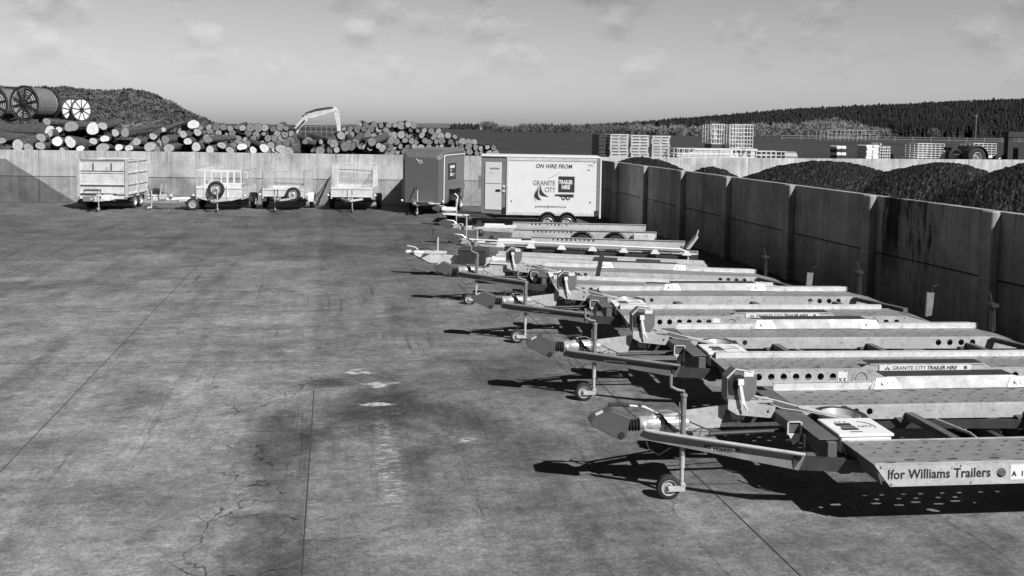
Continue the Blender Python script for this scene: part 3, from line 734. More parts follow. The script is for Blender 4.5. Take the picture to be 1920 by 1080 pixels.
    m = MB(); m.lathe([(wy-.088, .014), (wy-.084, .014)], (wx+.44, 0, .67), 'y', 10); m.build('bolt', bk, br)
    # --- front beams
    m = MB(); m.box((1.76, -.12, .575), (1.87, .30, .675)); m.box((1.72, .26, .60), (1.78, .62, .68)); o = m.build('tilt_beam', M['beam'], t, bevel=.004)
    m = MB()
    for (a_, b_) in (((1.735, -.14, .565), (1.75, -.12, .69)), ((1.87, -.14, .565), (1.885, -.12, .69)), ((1.735, -.14, .68), (1.885, -.12, .69)), ((1.735, -.14, .56), (1.885, -.12, .57))): m.box(a_, b_)
    m.prism([(1.75, .56), (1.87, .56), (1.86, .50), (1.80, .46)], -.14, -.125); m.build('tube_socket', gb, o)
    m = MB(); m.box((1.93, -.60, .50), (2.02, 1.00, .640)); m.box((1.86, -.56, .652), (2.05, 1.02, .660)); m.prism([(-.60, .50), (-.30, .50), (-.12, .50), (-.42, .40), (-.55, .40)], 1.94, 2.0, axis='x')
    m.build('front_beam', M['beam'], t, bevel=.003)
    m = MB(); m.tube([(1.78, -.42, .33), (1.78, -.42, .66)], .013, 8); m.box((1.76, -.45, .44), (1.80, -.39, .50)); m.build('locking_pin', ds, t)
    # --- runways
    dd = deck_data()
    for s in (-1, 1):
        m = MB()
        if s < 0: m.raw(dd, Matrix.Translation((0, -IN, ZD)) @ Matrix.Scale(-1, 4, (0, 1, 0)))
        else: m.raw(dd, Matrix.Translation((0, IN, ZD)))
        a_, b_ = sorted((s*IN, s*HW)); m.add([(TAIL-.45, a_, ZD), (TAIL-.45, b_, ZD), (TAIL, b_, ZD-.11), (TAIL, a_, ZD-.11)], [(0, 1, 2, 3)])
        rw = m.build('runway', M['deck'], t)
        m = MB(); m.box((NOSE+.012, a_+.004, ZB+.01), (NOSE+.02, b_-.004, ZD-.006), Matrix.Rotation(-.35, 3, 'Y'), (NOSE+.016, 0, ZD-.006)); m.build('front_panel', M['beam'], rw)
        # outer side rail with real lightening holes
        if letters and s < 0: hs = [circ(3.28, .53, .045)] + [circ(5.7+.17*k, .54, .045) for k in range(5)]
        else: hs = [circ(2.36+.155*k, .54, .042) for k in range(8)] + [circ(5.62+.17*k, .535, .045) for k in range(6)]
        m = MB(); m.raw(plate(rail_outline(), hs, .005), Matrix.Translation((0, s*(HW+.004), 0)) @ RX)
        m.box((NOSE+.01, s*(HW-.012)-.02, ZD-.003), (TAIL-.45, s*(HW-.012)+.02, ZD+.004))
        m.box((NOSE+.16, s*(HW-.02)-.02, ZB), (TAIL, s*(HW-.02)+.02, ZB+.006))
        sr = m.build('side_rail', g, t)
        if s < 0:
            for bx in (2.16, 2.9, 3.6, 5.6, 6.1, 6.6):
                for bz in (.605, .452):
                    q = MB(); q.lathe([(-HW-.013, .009), (-HW-.006, .011)], (bx if bz > .5 else bx+.10, 0, bz), 'y', 8); q.build('bolt', gd, sr)
        if letters and s < 0:
            m = MB(); m.raw(text('Ifor Williams Trailers', .118, .0015, off=.0022, spacing=1.04), onface(2.22, -HW-.008, .50, Matrix.Diagonal((.90, 1.0, 1, 1)))); m.build('cut_lettering', M['stencil'], sr)
            m = MB(); m.box((3.365, -HW-.0095, .465), (3.53, -HW-.0072, .60)); st = m.build('sticker', M['white'], sr)
            m = MB(); m.raw(text('A   I', .06, .0005, off=.003), onface(3.38, -HW-.0105, .50)); m.build('pictogram', M['ink'], st)
        elif s < 0:
            m = MB(); m.box((3.505, -HW-.0095, .47), (3.625, -HW-.0072, .60)); st = m.build('sticker', M['white'], sr)
            m = MB(); m.raw(text('X', .05, .0005, off=.003), onface(3.52, -HW-.0105, .485)); m.raw(text('Z', .05, .0005, off=.003), onface(3.575, -HW-.0105, .485)); m.build('pictogram', M['ink'], st)
            m = MB(); m.box((5.50, -HW-.0095, .56), (5.62, -HW-.0072, .60)); m.build('sticker', M['white'], sr)
        # inner rail
        m = MB(); hs = [circ(2.62+.15*k, .565, .035) for k in range(3)]*(1 if not letters else 1) + [circ(5.75+.17*k, .555, .043) for k in range(4)]
        m.raw(plate([(NOSE+.05, ZD), (TAIL-.45, ZD), (TAIL, ZD-.11), (TAIL, .46), (NOSE+.05, .485)], hs, .005), Matrix.Translation((0, s*(IN-.004), 0)) @ RX)
        m.box((NOSE+.05, s*(IN+.012)-.014, ZD-.003), (TAIL-.45, s*(IN+.012)+.014, ZD+.005))
        m.build('inner_rail', g, t)
        if s < 0 and lip:
            m = MB(); m.box((NOSE+.06, -IN-.05, ZD+.004), (TAIL-.6, -IN-.045, ZD+.075)); m.box((NOSE+.06, -IN-.05, ZD+.070), (TAIL-.6, -IN+.01, ZD+.0745)); m.build('wheel_guide', gb, t)
        # far raised rail
        if s > 0:
            for (xa, xb) in ((NOSE, 3.25), (5.12, TAIL-.4)):
                m = MB(); m.box((xa, HW-.02, ZD+.004), (xb, HW-.012, ZD+.085)); m.box((xa, HW-.02, ZD+.077), (xb, HW+.02, ZD+.085)); m.build('guard_rail', gb, t)
        # mudguard board over the wheels
        if s > 0:
            m = MB(); yb, yt_ = HW-.06, HW+.05
            def Q(x, z): return (x+.16, yb+(yt_-yb)*(z-ZD)/.17, z)
            z0, z1 = ZD+.008, ZD+.13
            m.add([Q(3.42, z0), Q(4.70, z0), Q(4.82, z1), Q(3.30, z1), *[(p[0], p[1]+.01, p[2]) for p in (Q(3.42, z0), Q(4.70, z0), Q(4.82, z1), Q(3.30, z1))]], [(0, 1, 2, 3), (4, 5, 6, 7), (0, 1, 5, 4), (1, 2, 6, 5), (2, 3, 7, 6), (3, 0, 4, 7)])
            
            m.add([Q(3.05, z0), Q(3.42, z0), Q(3.30, z1), Q(3.13, z1-.03)], [(0, 1, 2, 3)]); m.add([Q(4.70, z0), Q(5.05, z0), Q(4.98, z1-.03), Q(4.82, z1)], [(0, 1, 2, 3)])
            mg = m.build('mudguard', M['board'], t)
            m = MB(); m.box((3.44, Q(0, z1)[1]+.012, z1-.008), (5.0, yt_+.21, z1)); m.build('mudguard_top', M['dark_steel'], mg)
            ang = math.atan2(.11, .17)
            for (xa, xb, xc, xd) in ((3.10, 3.46, 3.36, 3.16), (4.70, 5.02, 4.96, 4.78)):
                m = MB(); m.add([(p[0], p[1]-.012, p[2]) for p in (Q(xa, z0+.004), Q(xb-.03, z0+.004), Q(xc+.02, z1-.012), Q(xd, z1-.012))], [(0, 1, 2, 3)])
                st = m.build('warning_sticker', M['white'], mg)
                m = MB(); xa += .24
                X = Matrix.Translation((xa, yb+.006, z0+.030)) @ Matrix.Rotation(math.pi/2-ang, 4, 'X')
                m.raw(text('A', .07, .0005, off=.002), X)
                for (a_, b_) in (((.09, 0, 0), (.17, .006, 0)), ((.09, .05, 0), (.17, .056, 0)), ((.09, 0, 0), (.096, .056, 0)), ((.164, 0, 0), (.17, .056, 0))): 
                    q = MB(); q.box((a_[0], a_[1], -.0005), (b_[0], b_[1], .0005)); m.raw((q.v, q.f), X)
                m.build('pictogram', M['ink'], st)
        else:
            m = MB(); yy = -HW-.012; D_ = .47; W1, W2 = 4.28, 5.02
            head_ = [(3.68, .445), (3.68, .50), (3.72, .58), (3.80, .65), (3.88, .685), (3.93, .69), (5.34, .69), (5.42, .67), (5.52, .58), (5.56, .50), (5.56, .445)]
            outl = head_ + [(W2+.30*math.cos(a_), .44+.195*math.sin(a_)) for a_ in [math.pi*i/10 for i in range(11)]] + [(W1+.30*math.cos(a_), .44+.195*math.sin(a_)) for a_ in [math.pi*i/10 for i in range(11)]]
            m.raw(plate(outl, [], .006), Matrix.Translation((0, yy, 0)) @ RX); m.box((3.90, yy-.010, .680), (5.38, yy, .697))
            mg = m.build('mudguard', g, t)
            m = MB(); m.box((3.90, yy+.004, .688), (5.36, yy+.20, .696)); m.build('mudguard_top', M['dark_steel'], mg)
            if sign:
                m = MB(); m.box((4.02, yy-.0135, .612), (5.20, yy-.0045, .679)); sg = m.build('sign_strip', M['white'], mg)
                m = MB(); m.raw(text('GRANITE CITY', .062, .0006, off=.0008, spacing=1.06), onface(4.185, yy-.0145, .624)); m.build('lettering', M['ink'], sg)
                m = MB(); m.raw(text('TRAILER HIRE', .062, .0006, shear=.25, off=.0022, spacing=1.02), onface(4.625, yy-.0145, .624)); m.build('lettering', M['ink'], sg)
                m = MB()
                for q_ in range(3):
                    for r_ in range(3): m.box((5.105+q_*.014, yy-.0155, .626+r_*.014), (5.116+q_*.014, yy-.0138, .637+r_*.014))
                m.build('small_square_mark', M['ink'], sg)
                m = MB(); Y_ = Matrix.Translation((.42, yy-.0145, -.01)) @ RX; m.raw(plate([(3.66, .632), (3.69, .632), (3.708, .660), (3.704, .68), (3.694, .660)], [], .001), Y_); m.raw(plate([(3.705, .632), (3.745, .632), (3.728, .646), (3.718, .664)], [], .001), Y_); m.build('road_emblem', M['ink'], sg)
            for cx in (3.80, 5.40):
                m = MB(); m.tube([(cx+.075*math.cos(a_), yy-.006, .50+.09*math.sin(a_)) for a_ in [math.pi*i/10 for i in range(11)]], .0035, 5); m.build('hand_hole_trim', ds, mg)
    # --- running gear and chassis
    for s in (-1, 1):
        for x in (4.28, 5.02): add_wheel(t, x, s*.985, .265, .17, s, 22, .55)
    m = MB()
    for s in (-1, 1): m.beam((2.0, s*.62, .42), (5.9, s*.44, .40), .06, .09)
    for x in (4.28, 5.02): m.beam((x, -.95, .30), (x, .95, .30), .07, .07)
    m.box((2.06, -.60, .34), (2.16, .60, .49)); m.box((2.5, -.9, .36), (2.58, .9, .44))
    m.build('chassis', ds, t)
    for k, x in enumerate((3.36, 4.72, 6.2)):
        m = MB(); m.beam((x, IN-.01, .515), (x+.04, -IN+.01, .515), .085, .07); m.prism([(x-.16, .50), (x+.10, .50), (x+.02, .44), (x-.10, .44)], IN-.03, IN-.01); m.build('cross_member', M['beam'], t)
    m = MB(); m.tube([(3.62, .45, .49), (3.72, .0, .49), (3.66, -.5, .47)], .014, 6); m.build('brake_pipe', g, t)
    m = MB(); m.beam((2.62, .55, .60), (2.72, .18, .58), .05, .06); m.build('spare_wheel_bracket', ds, t)
    # --- spare wheel lying flat
    m = MB(); c_ = (2.44, .20, .575); r = .285
    m.lathe([(-.07, r*.6), (-.075, r*.9), (-.05, r), (.03, r), (.07, r*.92), (.075, r*.70), (.03, r*.62), (-.07, r*.6)], c_, 'z', 28, cap=False); sw = m.build('spare_wheel', M['tyre'], t, smooth=True)
    m = MB(); m.lathe([(.065, r*.70), (.075, r*.66), (.02, r*.58), (.0, r*.40), (.035, r*.30), (.04, r*.12), (.04, .001)], c_, 'z', 28, cap=False); m.build('rim', M['rim'], sw, smooth=True)
    m = MB(); m.tube([(1.55, .30, .82), (1.80, .32, .76), (2.05, .26, .70), (2.20, .22, .66)], .009, 6); m.tube([(1.55, .33, .80), (1.85, .28, .69), (2.1, .2, .672), (2.35, .12, .64), (2.5, .1, .61)], .006, 6); m.tube([(2.02, .27, .70), (2.24, .20, .66), (2.36, .14, .64)], .022, 8)
    m.build('winch_cable', M['rope'], t, smooth=True)
    # --- toolbox with printed lid
    if toolbox:
        m = MB(); m.box((2.10, -.51, .50), (2.60, -.07, .655)); tb = m.build('toolbox', M['whitedirty'], t, bevel=.01)
        m = MB(); m.box((2.075, -.52, .657), (2.62, -.05, .685)); ld = m.build('lid', M['white'], tb, bevel=.006)
        m = MB(); zz = .6865
        def flat(a, b): m.add([(a[0], a[1], zz), (b[0], a[1], zz), (b[0], b[1], zz), (a[0], b[1], zz)], [(0, 1, 2, 3)])
        flat((2.17, -.40), (2.34, -.34)); flat((2.19, -.33), (2.34, -.29)); flat((2.17, -.28), (2.33, -.20)); flat((2.22, -.46), (2.34, -.44)); 
        for cx in (2.21, 2.25, 2.30): m.lathe([(zz, .014), (zz+.0005, .014)], (cx, -.165, 0), 'z', 10)
        m.raw(text('CITY', .07, .0004, off=.001), Matrix.Translation((2.36, -.33, zz)))
        pts = [(2.40+.14*math.cos(a_), -.29+.14*math.sin(a_)) for a_ in [-.6+1.9*i/8 for i in range(9)]]
        for k_ in range(8):
            w1 = .008+.018*k_/8; (x1, y1), (x2, y2) = pts[k_], pts[k_+1]; m.add([(x1, y1, zz), (x1-w1, y1-w1*.4, zz), (x2-w1, y2-w1*.4, zz), (x2, y2, zz)], [(0, 1, 2, 3)])
        m.build('printed_logo', M['ink'], ld)
    # --- tail
    m = MB(); m.beam((TAIL-.55, IN-.02, .60), (TAIL-.15, -IN+.02, .60), .10, .06); m.beam((TAIL-.02, -HW, .47), (TAIL-.02, HW, .47), .06, .09); m.build('tail_beam', M['beam'], t)
    if 'board' in stands:
        m = MB(); m.prism([(TAIL-.14, .62), (TAIL-.04, .64), (TAIL-.01, 1.0), (TAIL-.13, 1.0)], -HW+.02, -HW+.06); o = m.build('prop_stand', gd, t); m = MB(); m.tube([(TAIL-.06, -HW+.04, 1.0), (TAIL-.02, -HW+.04, 1.10), (TAIL+.04, -HW+.04, 1.12)], .012, 6); m.build('handle', bk, o)
    if 'jack' in stands:
        m = MB()
        for yy in (-.06, .06): m.tube([(TAIL-.25, HW-.15+yy, .62), (TAIL-.27, HW-.15+yy, 1.0)], .016, 6)
        m.box((TAIL-.32, HW-.24, .98), (TAIL-.22, HW-.06, 1.03)); m.tube([(TAIL-.27, HW-.15, 1.02), (TAIL-.30, HW-.15, 1.16), (TAIL-.30, HW-.05, 1.18)], .012, 6); m.tube([(TAIL-.25, HW-.15, .60), (TAIL-.26, HW-.15, 1.02)], .022, 8)
        m.build('prop_stand', ds, t)
    if raised_post:
        m = MB(); m.box((3.05, -.02, .55), (3.13, .06, 1.12), Matrix.Rotation(.16, 3, 'Y'), (3.09, .02, .55)); m.build('raised_prop', M['dark_steel'], t)
    return t
GR = 'tilt bed car transporters parked side by side along the side wall'
RZ = R(-6.2)
tilt_trailer((2.66, 8.27), R(-5.2), 'nearest car transporter trailer, maker\'s name cut into its side rail, white printed toolbox', GR, letters=True, lip=False, lever=True, plate_txt='VC6A21')
tilt_trailer((2.72, 11.42), R(-6.3), 'car transporter second from the camera with the hire sign strip fully in view', GR, plate_txt=None,
             stickers=((.36, .50, 'TOWING LIMIT', .28, .05, False, .03), (.70, .485, 'BRAKE', .30, .062, True, .06)), stands='jack')
tilt_trailer((2.50, 14.62), R(-7), 'third car transporter from the camera, pale prop board raised at its tail', GR, stickers=((.36, .50, 'CAUTION', .28, .05, False, .03),), stands=('board', 'jack'))
tilt_trailer((2.22, 17.95), R(-9), 'fourth car transporter from the camera with a dark post standing on its deck', GR, pitch=R(1.4), stickers=((.34, .50, 'CAUTION', .24, .045, False, .03), (.66, .485, 'BRAKE', .26, .06, False, .05)), sign=False, stands=('board', 'jack'), raised_post=True)

# ------------------------------------------------------------------ further low trailers
def simple_jockey(t, x, y, h=.95, r=.10, mat=None):
    m = MB(); m.tube([(x+.12, y, h), (x+.12, y, .45)], .028, 10); m.tube([(x+.12, y, .45), (x+.12, y, .10)], .020, 10); m.box((x-.02, y-.04, .08), (x+.14, y-.03, .15)); m.box((x-.02, y+.03, .08), (x+.14, y+.04, .15)); m.box((x+.09, y-.04, .14), (x+.15, y+.04, .16))
    j = m.build('jockey_stand', mat or M['galv'], t, smooth=True)
    m = MB(); m.tube([(x+.12, y, h), (x+.05, y, h+.04), (x, y, h+.06), (x, y, h+.20)], .014, 8); m.build('crank_handle', M['dark_steel'], j, smooth=True)
    add_wheel(t, x, y, r, .06, -1, 20, .6, 'jockey_wheel')
def a_frame(t, x0, x1, hw, z=.50, h=.10, mat=None, th=.06):
    for s in (-1, 1):
        m = MB(); m.beam((x0, s*.06, z), (x1, s*hw, z), th, h); m.build('drawbar', mat or M['galv'], t, bevel=.005)
def head(t, x, z=.56, lock=None, ln=.55, mat=None):
    m = MB(); m.lathe([(x, .03), (x+.03, .055), (x+.12, .055), (x+.16, .045), (x+.26, .05), (x+ln, .055), (x+ln+.02, .02)], (0, 0, z), 'x', 14); m.box((x+.22, -.05, z-.09), (x+ln, .05, z-.03)); m.tube([(x+.32, .05, z+.03), (x+.22, .05, z+.12), (x+.02, .05, z+.15)], .012, 6)
    c = m.build('coupling_body', mat or M['chrome'], t, smooth=True)
    m = MB()
    for k in range(3): m.lathe([(x+.13+.03*k, .04), (x+.145+.03*k, .062), (x+.16+.03*k, .04)], (0, 0, z), 'x', 14)
    m.build('rubber_gaiter', M['black'], c)
    if lock:
        hl = [(-.235, .06), (-.20, .10), (-.03, .17), (.155, .10), (.125, -.08), (.07, -.115), (-.215, .02)]
        m = MB(); m.prism([(a+x, b+z) for a, b in hl], -.08, .08); m.build('hitch_lock', M[lock], t, bevel=.006)
# -- flat plant trailer with slatted deck
t = thing('plant_trailer', 'flat slatted plant trailer with a black box on its drawbar and an uncovered pale coupling', 'trailer', (1.85, 21.3, -.12), R(-17), None, R(1.0))
head(t, -.12, .66, None, .6, M['white'])
m = MB(); m.prism([(.30, .56), (.38, .46), (2.3, .44), (2.3, .60), (.50, .66)], -.16, -.06); m.prism([(.35, .47), (2.3, .46), (2.3, .60), (.45, .62)], .08, .18); m.box((.36, -.15, .665), (.85, .10, .72)); m.build('drawbar', M['galv_bright'], t, bevel=.006)
m = MB(); m.tube([(-.02, -.06, .66), (.30, -.22, .55), (.52, -.20, .44)], .014, 6); m.tube([(.1, .05, .70), (.35, .05, .78), (.6, 0, .70)], .012, 6); m.build('safety_chain', M['black'], t)
simple_jockey(t, .48, .22, 1.02); 
m = MB(); m.box((1.18, -.34, .50), (1.82, .34, .80)); bx = m.build('battery_box', M['dark_steel'], t, bevel=.012)
m = MB(); m.box((1.17, -.35, .80), (1.83, .35, .825)); m.build('lid', M['dark_steel'], bx, bevel=.006)
m = MB()
for s in (-1, 1): m.beam((2.0, s*1.0, .52), (6.9, s*1.0, .52), .06, .16)
for x in (2.03, 3.4, 4.8, 6.85): m.beam((x, -1.0, .50), (x, 1.0, .50), .08, .12)
m.build('frame', M['galv'], t)
m = MB(); m.box((2.0, -.98, .62), (6.9, .98, .63)); m.build('deck_sheet', M['galv_dull'], t)
for i in range(9):
    y = -.94+i*.235; m = MB(); m.box((2.0, y-.055, .632), (6.9, y+.055, .655+.02*(i % 2))); m.build('deck_board', M['galv'] if i % 3 else M['galv_bright'], t, bevel=.004)
for xa in (4.3, 5.3):
    m = MB(); m.box((xa, .1, .676), (xa+.55, .52, .690)); m.build('rubber_mat', M['dark_steel'], t)
m = MB(); m.prism([(2.02, .50), (2.10, .30), (2.14, .30), (2.14, .72), (2.02, .76)], -.70, -.60); m.prism([(2.0, .58), (2.4, .56), (2.4, .64), (2.0, .70)], -.60, -.30); m.build('headboard', M['white'], t)
m = MB(); m.box((2.7, -1.04, .64), (4.9, -1.01, .78)); m.prism([(4.9, .64), (5.2, .64), (4.9, .78)], -1.04, -1.01); m.build('mudguard', M['galv_bright'], t)
for s in (-1, 1):
    for x in (4.1, 4.75): add_wheel(t, x, s*.98, .26, .17, s, 18)
# tie rail with pads along the far side
m = MB(); m.tube([(1.25, 1.02, .90), (6.35, 1.02, .90), (6.55, 1.02, .84), (6.55, 1.02, .66)], .018, 8); tr = m.build('tie_rail', M['white'], t, smooth=True)
m = MB(); m.tube([(1.45, 1.10, .80), (6.5, 1.10, .80)], .012, 6); m.build('lower_rail', M['galv_bright'], tr)
for k in range(7):
    x = 1.9+.75*k; m = MB(); m.prism([(x, .76), (x+.22, .76), (x+.16, .86), (x+.06, .86)], .96, 1.06); m.build('rail_foot', M['white'], t)
m = MB(); m.box((2.1, 1.12, .56), (6.8, 1.16, .76)); m.build('far_side', M['dark_steel'], t)
m = MB(); m.tube([(1.0, .55, .56), (1.5, .9, .80)], .03, 6); m.lathe([(.75, .08), (.95, .08)], (1.55, 0, .68), 'y', 14); m.build('winch', M['dark_steel'], t)

# -- two deep sided car trailers
def deep_trailer(loc, rz, label, pitch=0, ramp=True):
    t = thing('deep_sided_trailer', label, 'trailer', (loc[0], loc[1], 0), rz, 'deep sided low car trailers near the white box trailer', pitch)
    head(t, 0, .58, 'lock', .5)
    a_frame(t, .4, 2.1, .6, .50, .10, M['galv_bright'])
    simple_jockey(t, .5, -.25, .85)
    m = MB(); m.sphere((.68, -.02, .78), .10, 12, 8); m.lathe([(-.05, .07), (.05, .07)], (.98, 0, .66), 'y', 14); m.box((.9, -.08, .55), (1.12, .08, .64)); m.build('winch', M['dark_steel'], t, smooth=True)
    m = MB(); m.box((1.15, -.10, .52), (1.75, .10, .64)); m.build('winch_plate', M['white'], t, bevel=.01)
    for s in (-1, 1):
        m = MB(); m.raw(plate([(1.95, .36), (2.02, .60), (6.15, .60), (6.15, .42), (5.7, .36)], [circ(2.6+.12*k, .54, .028, 10) for k in range(10)], .006), Matrix.Translation((0, s*1.0, 0)) @ RX)
        m.box((2.0, s*1.0-.03, .598), (6.15, s*1.0+.03, .606)); m.build('side_rail', M['galv'], t)
    m = MB(); m.box((2.0, -.98, .40), (6.1, -.48, .41)); m.box((2.0, .48, .40), (6.1, .98, .41))
    for x in (2.1, 3.3, 4.6, 6.0): m.beam((x, -.98, .37), (x, .98, .37), .07, .07)
    m.build('deck', M['galv_dull'], t)
    for s in (-1, 1):
        for x in (4.0, 4.95):
            m = MB(); pts = [(x+.36*math.cos(a), .30+.28*math.sin(a)) for a in [math.pi*i/10 for i in range(11)]]
            for i in range(10): m.beam((pts[i][0], s*1.14, pts[i][1]), (pts[i+1][0], s*1.14, pts[i+1][1]), .22, .012)
            m.build('mudguard', M['black'], t)
            add_wheel(t, x, s*1.13, .26, .17, s, 18)
    for s in (-1, 1):
        m = MB(); m.box((5.45, s*1.18-.12, .38), (6.05, s*1.18+.12, .56)); m.build('tail_box', M['galv_bright'], t, bevel=.008)
    if ramp:
        m = MB(); m.prism([(6.1, .45), (6.2, .45), (6.42, .78), (6.36, .80)], .5, .8); m.tube([(6.37, .6, .75), (6.42, .6, .96)], .02, 6); m.build('ramp', M['galv'], t)
    return t
deep_trailer((3.15, 23.3), R(-13), 'deep sided car trailer just beyond the slatted deck trailer, holed pale side rail', R(.6))
deep_trailer((3.40, 26.9), R(-11), 'deep sided car trailer directly in front of the white box trailer, black mudguards', R(.3), False)

# ------------------------------------------------------------------ white box trailer with hire lettering
t = thing('box_trailer', 'white box trailer with on hire lettering, road emblem and twin wheels', 'box trailer', (3.80, 32.05, 0), R(-13))
# local: x from hitch to tail, near side y=-HWB
HB = 1.0; X0 = 1.52; X1 = 2.42; X2 = 5.62; zb, zt = .52, 2.52
W = M['white']; GF = M['greyframe']
m = MB(); m.prism([(X1+.003, -HB), (X2, -HB), (X2, HB), (X1+.003, HB)], zb+.02, zt-.02, axis='z'); body = m.build('body', W, t, bevel=.01)
m = MB(); m.prism([(X0+.02, -.80), (X1, -HB+.01), (X1, HB-.01), (X0+.02, .80)], zb+.02, zt-.02, axis='z'); m.build('nose', GF, t, bevel=.008)
m = MB(); m.prism([(X0-.02, -.83), (X1-.02, -HB-.02), (X2+.02, -HB-.02), (X2+.02, HB+.02), (X1-.02, HB+.02), (X0-.02, .83)], zt-.018, zt+.045, axis='z'); m.build('roof', M['whitedirty'], t, bevel=.02)
m = MB(); m.box((X1+.03, -HB-.012, zb), (X2-.02, -HB-.001, zb+.10)); m.box((X1+.03, -HB-.014, zt-.12), (X2-.02, -HB-.001, zt-.03)); m.build('side_trim', M['galv_bright'], t, bevel=.003)
for x, wd in ((X1, .07), (X2-.10, .09)):
    m = MB(); m.box((x, -HB-.016, zb+.0), (x+wd, -HB-.0145+.013, zt-.02)); m.build('corner_post', M['galv_bright'] if x < 3 else GF, t)
m = MB(); m.box((X2, -HB-.03, zb-.06), (X2+.05, -HB+.06, zt)); m.box((X2, HB-.06, zb-.06), (X2+.05, HB+.03, zt)); m.box((X2, -HB, zt-.08), (X2+.05, HB, zt)); m.build('rear_frame', W, t)
m = MB(); m.box((X2-.16, -HB-.03, zb+.02), (X2-.03, -HB-.017, zb+.20)); m.build('rear_lamp', M['ink'], t)
for z_ in (zb+.115, zt-.135):
    q = MB()
    for k in range(26): q.lathe([(-HB-.020, .006), (-HB-.012, .008)], (X1+.12+k*.118, 0, z_+(.015 if z_ < 1 else -.0)), 'y', 6)
    q.build('rivets', GF, body); body.children[-1]['kind'] = 'stuff'
# door in the slanting nose
pa = Vector((X0+.02, -.80, 0)); pb = Vector((X1, -HB+.01, 0)); dv = (pb-pa).normalized(); ang = math.atan2(dv.y, dv.x); ld_ = (pb-pa).length
DX = Matrix.Translation(pa) @ Matrix.Rotation(ang, 4, 'Z')
def dbox(a, b):
    q = MB(); q.box(a, b); return [tuple(DX @ Vector(v)) for v in q.v], q.f
m = MB(); m.raw(dbox((.14, -.022, zb+.16), (ld_-.18, -.004, zt-.20))); dr = m.build('door', W, t, bevel=.006)
m = MB(); m.raw(dbox((.14, -.026, 1.58), (ld_-.18, -.0225, 1.60))); m.build('door_seam', GF, dr)
m = MB(); m.raw(dbox((ld_-.36, -.045, 1.33), (ld_-.20, -.0225, 1.39))); m.raw(dbox((ld_-.34, -.055, 1.35), (ld_-.22, -.045, 1.37))); m.build('door_handle', M['ink'], dr)
m = MB(); m.raw(text('CAUTION', .075, .001, shear=.2, off=.003), DX @ onface(.30, -.024, 2.08)); m.raw(text('I ----', .09, .001), DX @ onface(.30, -.024, 1.93)); m.build('door_lettering', M['ink'], dr)
for z in (1.30, 1.46):
    m = MB(); m.raw(dbox((ld_-.13, -.03, z), (ld_-.05, -.003, z+.08))); m.build('hinge', W, t)
m = MB(); m.raw(dbox((ld_-.10, -.05, zb+.02), (ld_-.03, -.003, zb+.26))); m.build('corner_buffer', M['black'], t)
m = MB(); m.raw(dbox((-.10, -.05, 1.4), (-.02, .05, 1.85))); m.build('side_bracket', GF, t)
# lettering on the side
yf = -HB-.0035
s0 = X1
m = MB(); m.raw(text('ON HIRE FROM', .195, .0015, shear=.22, off=.0045, spacing=1.08), onface(3.43, yf, 2.155)); m.build('lettering', M['ink'], body)
m = MB(); m.raw(text('GRANITE', .235, .0015, off=.003), onface(3.34, yf, 1.56, Matrix.Diagonal((.90, 1, 1, 1)))); m.raw(text('CITY', .235, .0015, off=.003), onface(3.80, yf, 1.33, Matrix.Diagonal((.84, 1, 1, 1)))); m.build('lettering', M['midink'], body)
m = MB(); m.box((4.34, yf-.001, 1.33), (4.98, yf+.001, 1.88)); pn = m.build('logo_panel', M['ink'], body)
m = MB(); m.raw(text('TRAILER', .185, .0015, off=.009), onface(4.36, yf-.003, 1.62, Matrix.Diagonal((.78, 1, 1, 1)))); m.raw(text('HIRE', .185, .0015, off=.009), onface(4.47, yf-.003, 1.45, Matrix.Diagonal((.86, 1, 1, 1)))); m.build('lettering', W, pn)
m = MB(); m.raw(plate([(4.20, 1.22), (4.24, 1.26), (4.95, 1.27), (4.95, 1.16), (4.40, 1.17), (4.34, 1.20), (4.20, 1.19)], [], .002), onface(0, yf, 0))
for cx in (4.55, 4.73): m.raw(plate(circ(cx, 1.145, .085), [circ(cx, 1.145, .045)], .002), onface(0, yf-.003, 0))
m.build('trailer_emblem', M['ink'], body)
def swoosh(pts_w):
    L_ = [(x-w_/2, z) for x, z, w_ in pts_w]; R_ = [(x+w_/2, z) for x, z, w_ in pts_w]; return L_ + R_[::-1]
m = MB(); m.raw(plate(swoosh([(3.62, 1.54, .02), (3.54, 1.42, .05), (3.49, 1.30, .11), (3.48, 1.20, .16), (3.52, 1.12, .18), (3.60, 1.06, .14), (3.66, 1.04, .04)]), [], .002), onface(0, yf, 0))
m.raw(plate(swoosh([(3.66, 1.54, .02), (3.64, 1.44, .06), (3.65, 1.34, .13), (3.70, 1.26, .20), (3.79, 1.20, .24), (3.90, 1.17, .14)]), [], .002), onface(0, yf, 0)); m.build('road_emblem', M['ink'], body)
m = MB(); m.tube([(3.58, yf, 1.55), (3.46, yf, 1.40), (3.39, yf, 1.20), (3.42, yf, 1.06), (3.50, yf, 1.0)], .006, 4); m.tube([(3.95, yf, 1.80), (4.1, yf, 1.86), (4.25, yf, 1.93), (4.36, yf, 2.02)], .006, 4); m.build('emblem_line', M['midink'], body)
m = MB(); m.raw(text('granitecity@trailerhire.co.uk', .105, .001, off=.0015), onface(3.44, yf, .80)); m.build('lettering', M['midink'], body)
m = MB(); m.box((5.50, yf-.001, 2.22), (5.75, yf, 2.34)); st = m.build('sticker', M['whitedirty'], body)
m = MB(); m.raw(text('trailers', .06, .0006), onface(5.51, yf-.003, 2.26)); m.box((5.70, yf-.002, 2.34), (5.78, yf, 2.37)); m.box((5.46, yf-.002, 2.10), (5.58, yf, 2.125)); m.build('lettering', M['ink'], st)
for x in (2.60, 5.30):
    m = MB(); m.lathe([(yf-.01, .025), (yf, .025)], (x, 0, 1.0), 'y', 10); m.build('side_lamp', M['ink'], t)
